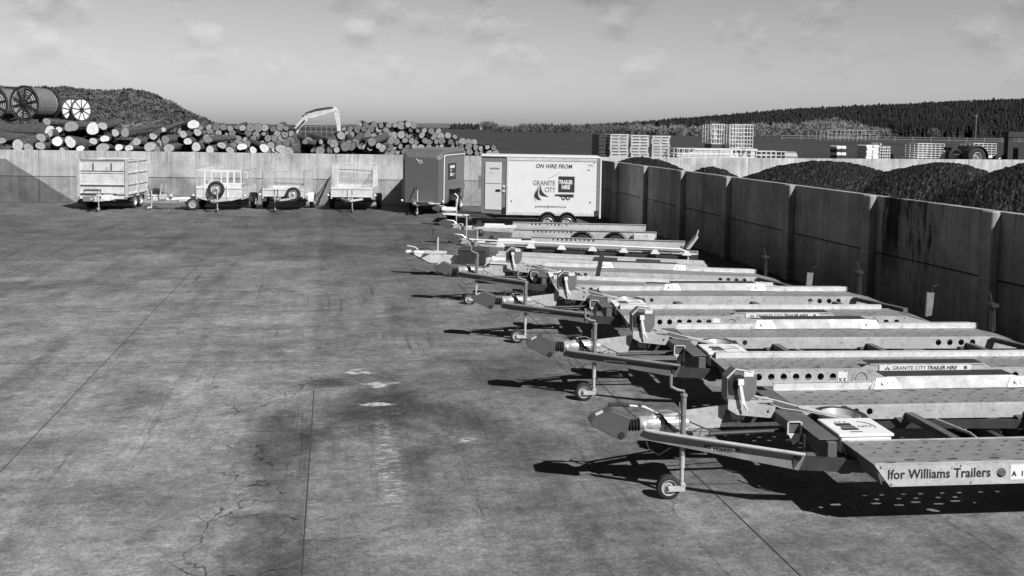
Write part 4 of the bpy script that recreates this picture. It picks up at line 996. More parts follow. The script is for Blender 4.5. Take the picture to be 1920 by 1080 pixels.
for x in (3.86, 4.52):
    m = MB(); pts = [(x+.33*math.cos(a), .30+.345*math.sin(a)) for a in [math.pi*(i-.5)/11 for i in range(13)]]
    for i in range(12): m.beam((pts[i][0], -HB-.10, pts[i][1]), (pts[i+1][0], -HB-.10, pts[i+1][1]), .02, .24, upv=(0, 1, 0))
    m.build('mudguard', M['black'], t)
    add_wheel(t, x, -HB-.10, .285, .18, -1, 28, .62); add_wheel(t, x, HB-.05, .285, .18, 1, 16)
for x in (3.86, 4.52):
    m = MB(); m.prism([(x+.34*math.cos(a), .32+.34*math.sin(a)) for a in [math.pi*i/12 for i in range(13)]], -HB-.010, -HB-.002); m.build('wheel_arch_liner', M['black'], t)
m = MB(); m.box((1.7, -.8, .40), (5.55, -.7, .50)); m.box((1.7, .7, .40), (5.55, .8, .50)); m.beam((3.80, -1, .30), (3.80, 1, .30), .08, .08); m.beam((4.62, -1, .30), (4.62, 1, .30), .08, .08); m.box((2.9, -HB+.05, .36), (3.05, -HB+.12, .42)); m.build('chassis', M['dark_steel'], t)
for ch in list(body.children):     # lettering sized to the body side
    ch.scale.x = .87; ch.location.x = 3.33-3.34*.87
head(t, -.02, .56, 'lock', .55, M['white'])
m = MB(); m.prism([(.15, .47), (2.2, .40), (1.9, .30), (1.5, .34), (.18, .42)], -.34, -.28); m.prism([(.15, .42), (1.9, .38), (1.9, .48), (.15, .53)], .24, .30); m.box((.15, -.3, .43), (.6, .3, .46)); m.build('drawbar', W, t, bevel=.006)
m = MB(); m.box((.10, -.20, .55), (.62, .12, .66)); m.build('coupling_cover', W, t, bevel=.015)
simple_jockey(t, .50, -.05, .95)
m = MB(); m.tube([(.62, -.02, .66), (.66, -.02, 1.05), (.55, -.02, 1.15)], .025, 8); m.build('noseweight_stand', W, t, smooth=True)
ow = thing('spare_wheel', 'black spare wheel standing upright against the wall between the grey and white box trailers', 'wheel', (4.45, 33.4, 0), R(60)); add_wheel(ow, 0, 0, .40, .2, -1, 24, .55, 'tyre')

# ------------------------------------------------------------------ trailers along the back wall (hitch towards the yard)
def loft(m, secs):      # list of rings (same length)
    n = len(secs[0]); vs = [p for s_ in secs for p in s_]
    fs = [(i*n+j, i*n+(j+1) % n, (i+1)*n+(j+1) % n, (i+1)*n+j) for i in range(len(secs)-1) for j in range(n)]
    fs += [tuple(range(n)), tuple((len(secs)-1)*n+j for j in range(n))]; return m.add(vs, fs)
RB = R(90-8)       # local x (hitch to tail) points to the back wall; local -y is the side seen on the right
def meshpanel(m, x0, x1, z0, z1, y, axis='x', pitch=.075, r=.004, frame=.02):
    # wire mesh panel in a frame; axis 'x': plane across y (front) else along x
    def P(a, z): return (y, a, z) if axis == 'x' else (a, y, z)
    a = x0
    while a < x1: m.beam(P(a, z0), P(a, z1), r*2, r*2, upv=(1, .1, 0)); a += pitch
    z = z0
    while z < z1: m.beam(P(x0, z), P(x1, z), r*2, r*2); z += pitch
def frame(m, a0, a1, z0, z1, y, axis='x', w_=.035, posts=()):
    def P(a, z): return (y, a, z) if axis == 'x' else (a, y, z)
    for p, q in ((P(a0, z0), P(a1, z0)), (P(a0, z1), P(a1, z1))): m.beam(p, q, w_, w_)
    for a in (a0, a1, *posts): m.beam(P(a, z0), P(a, z1), w_, w_, upv=(1, .01, 0))
def rear_wheels(t, hw, xs_, r=.30, wd=.19):
    for s in (-1, 1):
        for x in xs_: add_wheel(t, x, s*(hw+.12), r, wd, s, 22)
def arch(t, x0, x1, s, hw, r, mat):
    m = MB(); y = s*(hw+.12)
    if abs(x1-x0) < .01: pts = [(x0+(r+.07)*math.cos(a), r+(r+.07)*math.sin(a)) for a in [math.pi*i/10 for i in range(11)]]
    else: pts = [(x0-r-.05, r+.02), (x0-r+.05, 2*r+.03), (x1+r-.05, 2*r+.03), (x1+r+.05, r+.02)]
    for p, q in zip(pts, pts[1:]): m.beam((p[0], y, p[1]), (q[0], y, q[1]), .014, .23, upv=(0, 1, 0))
    m.build('mudguard', mat, t)
# tipping trailer with high ribbed sides
hwid = .93
t = thing('tipper_trailer', 'high sided silver tipping trailer with ribbed panels, leftmost in the row by the back wall', 'trailer', (-9.02, 37.15, 0), RB)
LX0, LX1 = 1.2, 3.5
for side in ('front', 'left', 'right', 'rear'):
    m = MB()
    zs = (.62, .98, 1.04, 1.45, 1.50, 1.99)
    if side in ('front', 'rear'):
        xx = LX0 if side == 'front' else LX1
        for a, b, off in ((.62, .93, 0), (.99, 1.05, -.02), (1.08, 1.42, 0), (1.46, 1.52, -.02), (1.55, 1.94, 0), (1.93, 1.99, -.02)): m.box((xx+off, -hwid+.05, a), (xx+.03, hwid-.05, b))
        m.box((xx+.008, -hwid+.05, .62), (xx+.028, hwid-.05, 1.98)); 
    else:
        yy = hwid if side == 'left' else -hwid
        s = 1 if side == 'left' else -1
        m.box((LX0+.02, yy-.015, .62), (LX1, yy+.015, 1.98))
        for z in (.64, 1.02, 1.48, 1.95): m.box((LX0, yy+s*.015, z-.03), (LX1, yy+s*.05, z+.03))
    m.build('side_panel', M['galv_bright'], t, bevel=.004)
for (x, y) in ((LX0, -hwid), (LX0, hwid), (LX1, -hwid), (LX1, hwid), ((LX0+LX1)/2, -hwid), ((LX0+LX1)/2, hwid)):
    m = MB(); m.box((x-.05, y-.06, .50), (x+.05, y+.06, 2.02)); m.build('corner_post', M['galv'], t, bevel=.006)
m = MB()
for y in (-.35, .35): m.box((LX0-.03, y-.02, 1.60), (LX0-.021, y+.02, 1.86))
for z in (1.965, 1.53, .955, .60): m.box((LX0-.03, -hwid+.08, z), (LX0-.021, hwid-.08, z+.03))
m.box((LX0-.034, -.55, .615), (LX0-.022, .85, .66)); m.build('latch', M['ink'], t)
m = MB(); m.box((LX0-.05, .05, .80), (LX0-.022, .70, .82)); m.box((LX0-.05, .05, .72), (LX0-.04, .07, .82)); m.box((LX0-.05, .68, .72), (LX0-.04, .70, .82)); m.build('number_plate_holder', M['ink'], t)
m = MB(); m.box((LX0, -hwid, .50), (LX1, hwid, .60)); m.box((LX0-.01, -.95, .44), (LX0+.05, .95, .56)); m.build('floor_frame', M['galv_bright'], t, bevel=.005)
m = MB(); m.box((.75, -.42, .40), (1.2, -.10, .62)); m.build('hydraulic_tank', M['white'], t, bevel=.015)
m = MB(); m.box((.8, .30, .36), (1.2, .62, .56)); m.build('battery_box', M['galv_dull'], t, bevel=.01)
m = MB(); m.tube([(1.25, 0, .45), (.95, .02, .60), (.7, .05, .55)], .06, 10); m.tube([(1.2, .15, .65), (.7, .2, .45), (.3, .1, .5)], .03, 8); m.build('hydraulic_ram', M['chrome'], t, smooth=True)
head(t, 0, .50, None, .5); a_frame(t, .35, 1.4, .5, .44, .09); simple_jockey(t, .35, -.12, .7)
for s in (-1, 1): arch(t, 2.15, 2.82, s, .72, .29, M['black'])
rear_wheels(t, .72, (2.15, 2.82), .29)
m = MB(); m.box((1.2, -.5, .34), (3.45, -.42, .44)); m.box((1.2, .42, .34), (3.45, .5, .44)); m.box((2.0, -.8, .26), (3.2, .8, .36)); m.build('chassis', M['dark_steel'], t)

# low car dolly, side on to the others
t = thing('small_dolly_trailer', 'low bare dolly trailer standing between the tall tipper and the caged trailer', 'trailer', (-7.2, 38.35, 0), R(10))
head(t, 0, .46, None, .4); m = MB(); m.beam((.2, 0, .40), (2.0, .1, .46), .09, .09); m.build('drawbar', M['white'], t, bevel=.01)
simple_jockey(t, .05, -.12, .8); m = MB(); m.box((.45, -.15, .42), (.75, .15, .62)); m.tube([(.5, 0, .6), (.55, 0, 1.05)], .03, 8); m.tube([(.72, .1, .5), (.70, .1, .98)], .02, 8); m.sphere((.9, -.05, .56), .09, 10, 6); m.build('winch', M['chrome'], t, bevel=.01)
m = MB(); m.tube([(.1, .1, .5), (.3, .2, .66), (.6, .0, .7), (.9, .1, .6), (1.3, .1, .52)], .012, 5); m.build('cable', M['black'], t)
m = MB(); m.box((1.2, -.45, .36), (2.0, .45, .42)); m.build('deck', M['galv'], t)
for s in (-1, 1): add_wheel(t, 1.7, s*.55, .25, .17, s, 18)
add_wheel(t, .35, .85, .26, .16, 1, 18, .5, 'spare_wheel', z=.56)

def open_trailer(name, label, loc, w_, ln, zfl, zside, ztop, style, spare=None, rz=RB, rampbox=False):
    t = thing(name, label, 'trailer', (loc[0], loc[1], 0), rz, 'small open trailers parked along the back wall')
    hw = w_/2; x0 = 1.15; x1 = x0+ln
    for side, a, b in (('front', (x0, -hw, zfl), (x0+.03, hw, zside)), ('rear', (x1-.03, -hw, zfl), (x1, hw, zside)), ('near', (x0, -hw, zfl), (x1, -hw+.03, zside)), ('far', (x0, hw-.03, zfl), (x1, hw, zside))):
        m = MB(); m.box(a, b)
        if side == 'front': m.box((x0-.02, -hw, zside-.05), (x0, hw, zside)); m.box((x0-.015, -hw, zfl), (x0, hw, zfl+.04))
        pn_ = m.build('side_panel', M['galv_bright'], t, bevel=.004)
    m = MB(); m.box((x0+.03, -hw+.03, zfl), (x1-.03, hw-.03, zfl+.03)); m.box((x0, -hw, zfl-.07), (x1, -hw+.06, zfl-.005)); m.box((x0, hw-.06, zfl-.07), (x1, hw, zfl-.005)); m.build('floor', M['timber'], t)
    if style == 'cage':
        m = MB(); frame(m, -hw+.02, hw-.02, zside+.02, ztop, x0+.02, 'x', .034, (-hw*.62, hw*.34)); m.beam((x0-.03, hw*.62, zfl), (x0-.03, hw*.62, ztop), .03, .03, upv=(1, .01, 0)); m.beam((x0-.03, -hw*.34, zfl), (x0-.03, -hw*.34, ztop), .03, .03, upv=(1, .01, 0)); m.build('front_rack', M['white'], t)
        m = MB(); frame(m, -hw+.02, hw-.02, zside+.02, ztop-.18, x1-.02, 'x', .034, tuple(hw*(-.6+.3*k) for k in range(5))); m.build('tail_rack', M['white'], t)
        for s in (-1, 1):
            m = MB(); frame(m, x0+.02, x1-.02, zside+.02, ztop, s*(hw-.02), 'y', .034, ((x0+x1)/2,))
            if s < 0:
                for k in range(9): z = zside+.06+(ztop-zside-.1)*k/8; m.beam((x0, s*(hw-.02), z), (x1, s*(hw-.02), z), .012, .03)
            else: meshpanel(m, x0, x1, zside+.02, ztop, s*(hw-.02), 'y', .09, .002)
            m.build('side_rack', M['white'] if s > 0 else M['galv'], t)
        m = MB(); m.prism([(-hw, zfl-.01), (hw, zfl-.01), (hw*.45, zfl-.14), (-hw*.45, zfl-.14)], x0-.01, x0+.02, axis='x'); m.build('front_skirt', M['galv_bright'], t)
    else:
        bright = M['galv_bright'] if style == 'high' else M['galv']
        for ax, a0, a1, y, nm in (('x', -hw+.02, hw-.02, x0+.02, 'mesh_front'), ('x', -hw+.02, hw-.02, x1-.02, 'mesh_tail'), ('y', x0+.02, x1-.02, -hw+.02, 'mesh_side'), ('y', x0+.02, x1-.02, hw-.02, 'mesh_side')):
            m = MB(); frame(m, a0, a1, zside+.02, ztop if nm != 'mesh_tail' else ztop-(.0 if style == 'high' else .12), y, ax, .030 if style == 'high' else .026)
            meshpanel(m, a0, a1, zside+.02, (ztop if nm != 'mesh_tail' else ztop-.12), y, ax, .065 if ax == 'x' else .09, .0042)
            m.build(nm, bright, t)
    head(t, 0, zfl-.02 if style != 'cage' else .46, None, .45); a_frame(t, .3, 1.35, hw*.55, zfl-.08, .08, M['galv'] if style != 'high' else M['galv_bright'])
    simple_jockey(t, .35, -.10 if style != 'low' else .2, .72)
    m = MB(); m.tube([(.5, .1, zfl), (.62, .12, zfl+.22), (.60, .12, zfl+.34)], .02, 6); m.build('brake_lever', M['dark_steel'], t)
    for s in (-1, 1): arch(t, x0+ln*.55, x0+ln*.55, s, hw, .29, M['galv_bright'] if style == 'low' else M['black']); add_wheel(t, x0+ln*.55, s*(hw+.13), .29, .18, s, 22)
    for s in (-1, 1):
        m = MB(); m.sphere((x0-.02, s*(hw+.10), zfl+.08), .05, 10, 6); m.build('marker_lamp', M['white'], t, smooth=True)
    m = MB(); m.beam((x0+ln*.55, -hw-.1, .30), (x0+ln*.55, hw+.1, .30), .07, .07); m.box((x0, -.3, .34), (x1, -.24, zfl-.08)); m.box((x0, .24, .34), (x1, .3, zfl-.08)); m.build('axle', M['dark_steel'], t)
    if spare:
        sy, sz, r = spare; m = MB()
        m.lathe([(x0-.13, r*.58), (x0-.20, r*.72), (x0-.20, r*.92), (x0-.15, r), (x0-.06, r), (x0-.03, r*.9), (x0-.03, r*.55), (x0-.13, r*.58)], (0, sy, sz), 'x', 28, cap=False); sw = m.build('spare_wheel', M['tyre'], t, smooth=True)
        m = MB(); m.lathe([(x0-.185, r*.60), (x0-.19, r*.56), (x0-.15, r*.50), (x0-.14, r*.34), (x0-.16, r*.26), (x0-.16, .001)], (0, sy, sz), 'x', 28, cap=False); m.build('rim', M['rim'], sw, smooth=True)
        m = MB(); m.beam((x0-.02, sy, sz), (x0-.25, sy, sz), .03, .03); m.build('spare_wheel_carrier', M['dark_steel'], t)
    return t
open_trailer('caged_trailer', 'open trailer with white slatted cage sides and a spare wheel on its front', (-4.55, 36.9), 1.85, 2.5, .52, .92, 1.62, 'cage', (.10, .86, .33))
open_trailer('mesh_trailer', 'low mesh sided trailer, its spare wheel mounted off centre, right of the caged one', (-2.05, 36.9), 1.70, 2.3, .56, .86, 1.60, 'low', (-.42, .66, .30))
open_trailer('mesh_trailer', 'taller mesh sided trailer without a spare wheel, left of the grey box trailer', (.70, 36.6), 1.72, 2.5, .56, .93, 1.87, 'high')
m = MB(); m.beam((-.55, 40.1, 0), (-.05, 40.6, 1.2), .035, .035, upv=(0, 0, 1)); pr = m.build('leaning_pole', M['dark_steel']); tag(pr, 'thin dark pole leaning on the back wall between the two mesh trailers', 'pole')

# grey box trailer with rounded nose
t = thing('box_trailer', 'mid grey box trailer with sloping round nose and a dark printed panel on its side', 'box trailer', (3.20, 35.35, 0), R(90-23))
hw = .86; x0, x1 = 1.05, 4.4
def ring(x, hw_, z0, z1, ch=.12): return [(x, -hw_, z0), (x, -hw_, z1-ch), (x, -hw_+ch, z1), (x, hw_-ch, z1), (x, hw_, z1-ch), (x, hw_, z0)]
m = MB(); loft(m, [ring(x0-.08, hw-.16, .46, 2.28, .10), ring(x0, hw-.05, .44, 2.38), ring(x0+.12, hw, .44, 2.47), ring(x0+.55, hw, .44, 2.60), ring(x1, hw, .44, 2.62)]); bd = m.build('body', M['redbox'], t)
bd.data.polygons.foreach_set('use_smooth', [False]*len(bd.data.polygons))
m = MB(); m.tube([(x0+.14, -hw-.008, .46), (x0+.14, -hw-.008, 2.30), (x0+.3, -hw-.008, 2.36), (x1, -hw-.008, 2.36)], .022, 8); m.tube([(x0-.06, -hw+.2, .46), (x0+.13, -hw-.0, .44)], .02, 6); m.build('white_edge_trim', M['white'], t, smooth=True)
m = MB(); m.box((x0-.10, -hw+.10, .42), (x0+.1, hw*.1, .46)); m.build('lower_trim', M['white'], t)
m = MB(); m.box((x0+.75, -hw-.012, 1.35), (x0+1.95, -hw-.003, 2.02)); pn = m.build('printed_panel', M['ink'], bd)
m = MB(); m.box((x0+1.0, -hw-.016, 1.82), (x0+1.7, -hw-.0125, 1.93)); m.box((x0+1.05, -hw-.016, 1.50), (x0+1.35, -hw-.0125, 1.62)); m.box((x0+1.42, -hw-.016, 1.56), (x0+1.75, -hw-.0125, 1.585)); m.box((x0+1.42, -hw-.016, 1.48), (x0+1.65, -hw-.0125, 1.50))
m.raw(text('CITY', .12, .001, off=.003), onface(x0+1.05, -hw-.014, 1.68)); m.build('printed_logo', M['white'], pn)
m = MB(); m.tube([(x0-.085, .06+.075*math.cos(a), 2.10+.06*math.sin(a)+.02*math.cos(a)) for a in [6.283*i/14 for i in range(15)]], .012, 6); m.tube([(x0-.085, .13, 2.12), (x0-.085, .24, 2.22)], .012, 6); m.build('nose_badge', M['white'], bd)
m = MB(); m.prism([(x0+.9, .98), (x0+1.0, 1.16), (x0+2.6, 1.16), (x0+2.7, .98)], -hw-.22, -hw-.003); m.build('mudguard', M['redbox'], t)
for x in (x0+1.3, x0+2.15): add_wheel(t, x, -hw-.11, .31, .18, -1, 22); add_wheel(t, x, hw-.05, .31, .18, 1, 14)
m = MB(); m.prism([(x0+.88, .44), (x0+.92, .97), (x0+2.68, .97), (x0+2.72, .44)], -hw-.004, -hw-.001); m.build('wheel_arch_liner', M['black'], t)
head(t, 0, .50, None, .45); a_frame(t, .3, 1.2, .45, .42, .08); simple_jockey(t, .25, -.02, 1.0)
m = MB(); m.tube([(.40, .35, .55), (.5, .25, .8), (.5, .15, 1.05), (.46, .1, 1.1)], .025, 8); m.build('brake_lever', M['black'], t, smooth=True)
m = MB(); m.prism([(.2, .56), (1.0, .50), (.9, .40), (.4, .46)], -.5, .1); m.build('drawbar_cover', M['galv'], t)
for y in (-hw-.02, hw-.02):
    m = MB(); m.sphere((x0, y, .52), .05, 10, 6); m.build('marker_lamp', M['white'], t, smooth=True)
m = MB(); m.box((x0+.1, -.5, .30), (x1-.1, -.42, .44)); m.box((x0+.1, .42, .30), (x1-.1, .5, .44)); m.build('chassis', M['dark_steel'], t)

# ================================================================== LOG YARD BEHIND THE BACK WALL
def log_mesh(seed, r, ln, big=False):
    rr = random.Random(seed); n = 14; m = MB()
    sq = rr.uniform(.82, 1.0); ph = rr.random()*6; lob = rr.uniform(.04, .20 if big else .10)
    rad = [r*(1+lob*math.sin(2*a+ph)+.05*math.sin(3*a+ph*2)+rr.uniform(-.03, .03)) for a in [6.283*i/n for i in range(n)]]
    def ring(y, k): return [(rad[i]*k*math.cos(6.283*i/n), y+(rr.uniform(-.02, .02) if k > .97 else 0), rad[i]*k*sq*math.sin(6.283*i/n)) for i in range(n)]
    rs = [ring(0, .90), ring(.02, 1.0), ring(ln*.35, .98), ring(ln*.7, .95), ring(ln, .90)]
    vs = [p for q in rs for p in q]
    fs = [(i*n+j, i*n+(j+1) % n, (i+1)*n+(j+1) % n, (i+1)*n+j) for i in range(len(rs)-1) for j in range(n)]
    m.add(vs, fs, 0); m.add(rs[0], [tuple(range(n))], 1); m.add(rs[-1], [tuple(range(n))], 1)
    return m.mesh('log', [M['bark'], M['bigend' if big else 'logend']])
log_meshes = [log_mesh(i, (.215, .20, .185, .17, .15, .23)[i % 6], 3.2) for i in range(9)]
def put_log(me, x, y, z, rz, rx=0., ry=0., sc=1., label='', group=''):
    o = bpy.data.objects.new('log', me); C.objects.link(o); o.location = (x, y, z); o.rotation_euler = (rx, ry, rz); o.scale = (sc, 1, sc)
    return tag(o, label, 'log', group)
def profile(pts, x):
    if x <= pts[0][0]: return pts[0][1]
    for (a, b), (c, d) in zip(pts, pts[1:]):
        if x <= c: return b+(d-b)*(x-a)/(c-a)
    return pts[-1][1]
def stack(pts, Y, zb, sp_, label, group, seed, tiltk=0., skip=0., k_=1.):
    rr = random.Random(seed); row = 0; z = zb; n = 0
    while z < 4.1:
        x = pts[0][0] + (row % 2)*sp_/2
        while x < pts[-1][0]:
            if z+sp_*.42 < profile(pts, x) and rr.random() > skip:
                i = rr.randrange(len(log_meshes))
                put_log(log_meshes[i], x+rr.uniform(-.06, .06), Y+rr.uniform(-.22, .22)+(z-zb)*.12, z+rr.uniform(-.05, .05), rr.uniform(-.06, .06)+tiltk, rr.uniform(-.05, .05), rr.random()*6.28, rr.uniform(.82, 1.14)*k_, label, group); n += 1
            x += sp_*rr.uniform(.92, 1.06)
        z += sp_*.80; row += 1
    return n
RP = [(.3, 3.2), (.52, 3.48), (1.05, 3.7), (2.12, 3.78), (3.32, 3.85), (4.82, 3.66), (6.2, 3.24), (7.18, 2.95), (8.3, 2.80), (8.6, 2.4)]
MP = [(-7.25, 3.25), (-6.63, 3.57), (-5.64, 3.51), (-4.63, 3.61), (-3.62, 3.68), (-3.11, 3.68), (-1.95, 3.44), (-1.57, 3.07)]
n1 = stack(RP, 46.5, 2.20, .345, 'round log with a weathered end in the dense stack right of the excavator', 'logs in the dense stack right of the excavator', 1, 0., 0., .90)
n2 = stack(MP, 46.5, 2.20, .35, 'round log with a weathered end in the stack left of the excavator', 'logs in the stack left of the excavator', 2, 0., 0., .90)
# messy low logs in front of the excavator
rr = random.Random(9); n3 = 0
for k in range(44):
    x = -2.1+4.6*rr.random()+(.0); i = rr.randrange(9)
    put_log(log_meshes[i], x, 44.2+rr.uniform(-.5, .9), 2.2+rr.uniform(0, .55), rr.uniform(-.5, .5), rr.uniform(-.2, .1), rr.random()*6, rr.uniform(.7, 1.2), "short log lying askew in the jumble below the excavator arm", 'logs jumbled below the excavator arm'); n3 += 1
# big pale butts at the left
BL = [(-12.64, 3.46, .24), (-11.54, 3.26, .37), (-12.03, 3.11, .18), (-12.6, 2.75, .24), (-12.32, 2.94, .18), (-12.59, 2.39, .24), (-11.95, 2.59, .27), (-11.35, 2.57, .34), (-10.61, 3.18, .37), (-10.20, 3.30, .24), (-10.45, 2.62, .20), (-9.95, 2.74, .21), (-9.61, 3.0, .21), (-9.18, 3.02, .29), (-9.97, 2.33, .31), (-13.52, 2.41, .33), (-13.05, 2.29, .24), (-14.23, 2.59, .2), (-8.64, 2.61, .24), (-8.0, 2.4, .29), (-8.87, 2.34, .21), (-7.97, 2.86, .21), (-7.56, 3.18, .13), (-7.2, 2.34, .31), (-7.38, 2.72, .24), (-6.27, 3.44, .29), (-6.03, 3.08, .21), (-6.64, 2.98, .23), (-6.41, 2.66, .21), (-5.99, 2.42, .26), (-5.52, 2.75, .21),
      (-5.4, 2.3, .24), (-4.9, 2.5, .22), (-4.5, 2.28, .22), (-4.0, 2.45, .24), (-3.5, 2.3, .2), (-3.0, 2.4, .26), (-2.5, 2.3, .2), (-2.2, 2.35, .33), (-1.9, 2.25, .3), (-9.3, 2.36, .2), (-10.9, 2.28, .2), (-11.6, 2.2, .16), (-7.7, 2.25, .2)]
for k, (x, z, r) in enumerate(BL):
    me = log_mesh(100+k, r*.88, rr.uniform(2.4, 3.6), True)
    put_log(me, x, 43.2+max(0, (z-2.3))*1.1+rr.uniform(-.15, .2), z, rr.uniform(-.45, .30) if k not in (7, 1, 15) else -.35, rr.uniform(-.12, .12), 0, 1, "big felled log with a pale sawn end above the wall's left part", 'big pale ended logs above the left part of the wall')
for k in range(9):   # dark bodies lying behind the butts
    x = -13.5+7*rr.random(); me = log_meshes[k % 9]
    put_log(me, x, 45.0+rr.uniform(0, 1.0), 2.2+.4*rr.random(), rr.uniform(.5, 1.1), rr.uniform(-.1, .1), 0, 1.25, 'dark barked log lying crosswise among the big pale ended logs', 'dark logs lying crosswise at the left')
# medium logs filling the gaps, ends towards the yard
LP = [(-9.4, 2.75), (-8.2, 2.9), (-7.2, 3.15), (-6.2, 3.2), (-5, 2.9), (-1.9, 2.7)]
n4 = stack([(-13.2, 2.9)]+LP, 44.7, 2.2, .37, 'medium log, end towards the yard, filling the gaps of the left heap', 'medium logs in the left heap', 12, 0., .04, .92)
m = MB(); bigl = log_mesh(300, .42, 7.5, True); o = put_log(bigl, -12.9, 46.0, 2.95, R(72), 0, 0, 1, 'long thick barked trunk lying level at the far left above the wall', ''); 
o = put_log(log_mesh(301, .30, 5.0, True), -11.6, 44.0, 2.45, R(70), R(4), 0, 1, 'long sloping barked trunk running down to the wall at the far left', '')
# twisted brushwood in front of the mound
rr = random.Random(31); m = MB()
for k in range(60):
    x = -9.6+rr.uniform(-1.0, 1.3); y = 46+rr.uniform(-.5, .8); z = 3.2+rr.uniform(-.2, .2); p = [(x, y, z)]
    for _ in range(4): x += rr.uniform(-.05, .4); z += rr.uniform(-.22, .16); y += rr.uniform(-.2, .2); p.append((x, y, z))
    m.tube(p, rr.uniform(.012, .03), 4, .008)
o = m.build('brushwood', M['bare']); tag(o, kind='stuff')

# ------------------------------------------------------------------ cable drums
def drum(label, x, y, z, rz, R_, wd, core, spokes, rope=False, backing=None, group='cable drums on the bank at the left'):
    t = thing('cable_drum', label, 'cable drum', (x, y, z), rz, group)
    for s in (-1, 1):
        yy = s*wd/2; m = MB(); N_ = 32
        m.tube([(R_*math.cos(6.2832*i/N_), yy, R_+R_*math.sin(6.2832*i/N_)) for i in range(N_+1)], .035, 6, cap=False)
        m.tube([(R_*.93*math.cos(6.2832*i/N_), yy, R_+R_*.93*math.sin(6.2832*i/N_)) for i in range(N_+1)], .02, 5, cap=False)
        for i in range(spokes): a = 6.2832*i/spokes+.2; m.beam((.1*math.cos(a), yy, R_+.1*math.sin(a)), (R_*math.cos(a), yy, R_+R_*math.sin(a)), .05, .05, upv=(0, 1, 0))
        m.lathe([(yy-.05, .13), (yy+.05, .13)], (0, 0, R_), 'y', 14); m.lathe([(yy-.07, .05), (yy+.07, .05)], (0, 0, R_), 'y', 10)
        m.build('flange', M['ink'] if backing else M['dark_steel'], t, smooth=False)
        if backing:
            m = MB(); m.lathe([(yy-.012, R_*.9), (yy+.012, R_*.9)], (0, 0, R_), 'y', 32); m.build('side_disc', backing, t)
        else:
            for q in (.28, .42, .56, .70, .82):
                m = MB(); m.tube([(R_*q*math.cos(6.2832*i/28), yy-s*.06, R_+R_*q*math.sin(6.2832*i/28)) for i in range(29)], .028, 5, cap=False); m.build('coil_turn', M['rope'] if int(q*100) % 3 else M['galv_dull'], t)
    wd -= .26; m = MB()
    if rope:
        k = 11
        for i in range(k):
            yy = -wd/2+wd*(i+.5)/k; m.lathe([(yy-wd/k*.5, core*.97), (yy-wd/k*.2, core*1.02), (yy+wd/k*.2, core*1.02), (yy+wd/k*.5, core*.97)], (0, 0, R_), 'y', 28)
    else: m.lathe([(-wd/2, core), (wd/2, core)], (0, 0, R_), 'y', 28)
    m.build('wound_cable' if rope else 'barrel', M['cable'] if rope else M['dark_steel'], t)
    return t
M['cable'] = plain('weathered_cable', .13, .7, 0, .5, 9, .3)
drum('large steel spoked cable drum wound with grey cable, second from the left edge', -15.05, 51.2, 3.50, R(-26), .88, 1.5, .80, 10, True)
drum('large cable drum cut off by the left edge of the view', -17.2, 52.8, 3.45, R(-20), .92, 1.4, .80, 10, True)
drum('smaller cable drum with two spoked bright white side discs, right of the black pipe', -13.15, 51.5, 3.50, R(52), .60, .78, .22, 9, False, M['white'], None)
t = thing('steel_pipe_section', 'black horizontal pipe section lying between the large and the small drums', 'pipe', (-14.55, 52.4, 3.75), R(90))
m = MB(); m.lathe([(-.9, .50), (-.88, .54), (.88, .54), (.9, .50)], (0, 0, .45), 'y', 28); m.build('pipe_wall', M['dark_steel'], t, smooth=True)
m = MB(); m.box((-.4, -.6, -.35), (.4, -.45, .05)); m.box((-.4, .45, -.35), (.4, .6, .05)); m.build('cradle', M['galv_dull'], t)

# ------------------------------------------------------------------ excavator
t = thing('excavator', 'pale excavator with its arm reaching over the log stacks, body hidden behind logs', 'excavator', (-2.3, 51.6, 2.0), 0)
EX = M['digger'] = plain('digger_paint', .60, .45, .1, .3, 3, .1)
def arm(m, pts, w_, y0=0.):
    for (x1, z1, h1), (x2, z2, h2) in zip(pts, pts[1:]):
        d = Vector((x2-x1, 0, z2-z1)).normalized(); nn = Vector((-d.z, 0, d.x)); a = Vector((x1, 0, z1)); b = Vector((x2, 0, z2))
        vs = []
        for yy in (y0-w_/2, y0+w_/2): vs += [a-nn*h1/2+Vector((0, yy, 0)), a+nn*h1/2+Vector((0, yy, 0)), b+nn*h2/2+Vector((0, yy, 0)), b-nn*h2/2+Vector((0, yy, 0))]
        m.add(vs, [(0, 1, 2, 3), (7, 6, 5, 4), (0, 4, 5, 1), (1, 5, 6, 2), (2, 6, 7, 3), (3, 7, 4, 0)])
m = MB(); arm(m, [(.30, .55, .18), (.48, 1.35, .28), (1.05, 1.96, .32), (1.9, 2.18, .25), (2.62, 2.38, .17)], .28); m.build('boom', EX, t, bevel=.01)
m = MB(); arm(m, [(2.50, 2.52, .16), (2.62, 2.2, .30), (2.72, 1.55, .24), (2.82, .62, .16)], .22, .0); dip = m.build('dipper_arm', EX, t, bevel=.01)
m = MB(); m.tube([(.55, 1.5, .0) and (.75, .05, 1.95), (1.4, .05, 2.30), (2.1, .05, 2.42), (2.5, .05, 2.48)], .05, 8); m.tube([(.25, -.12, 1.0), (.9, -.12, 1.75)], .06, 8); m.build('hydraulic_ram', M['dark_steel'], t, smooth=True)
m = MB(); m.tube([(.9, .17, 2.15), (1.5, .17, 2.38), (2.2, .17, 2.5), (2.6, .17, 2.5), (2.75, .17, 2.2), (2.7, .17, 1.8)], .03, 6); m.build('hose', M['black'], t, smooth=True)
m = MB(); m.prism([(2.70, .62), (2.92, .62), (3.05, .35), (2.95, .02), (2.72, .0), (2.60, .3)], -.3, .3); m.prism([(2.80, .05), (2.98, -.15), (3.04, .15)], -.3, .3); gb_ = m.build('grapple', EX, t, bevel=.01)
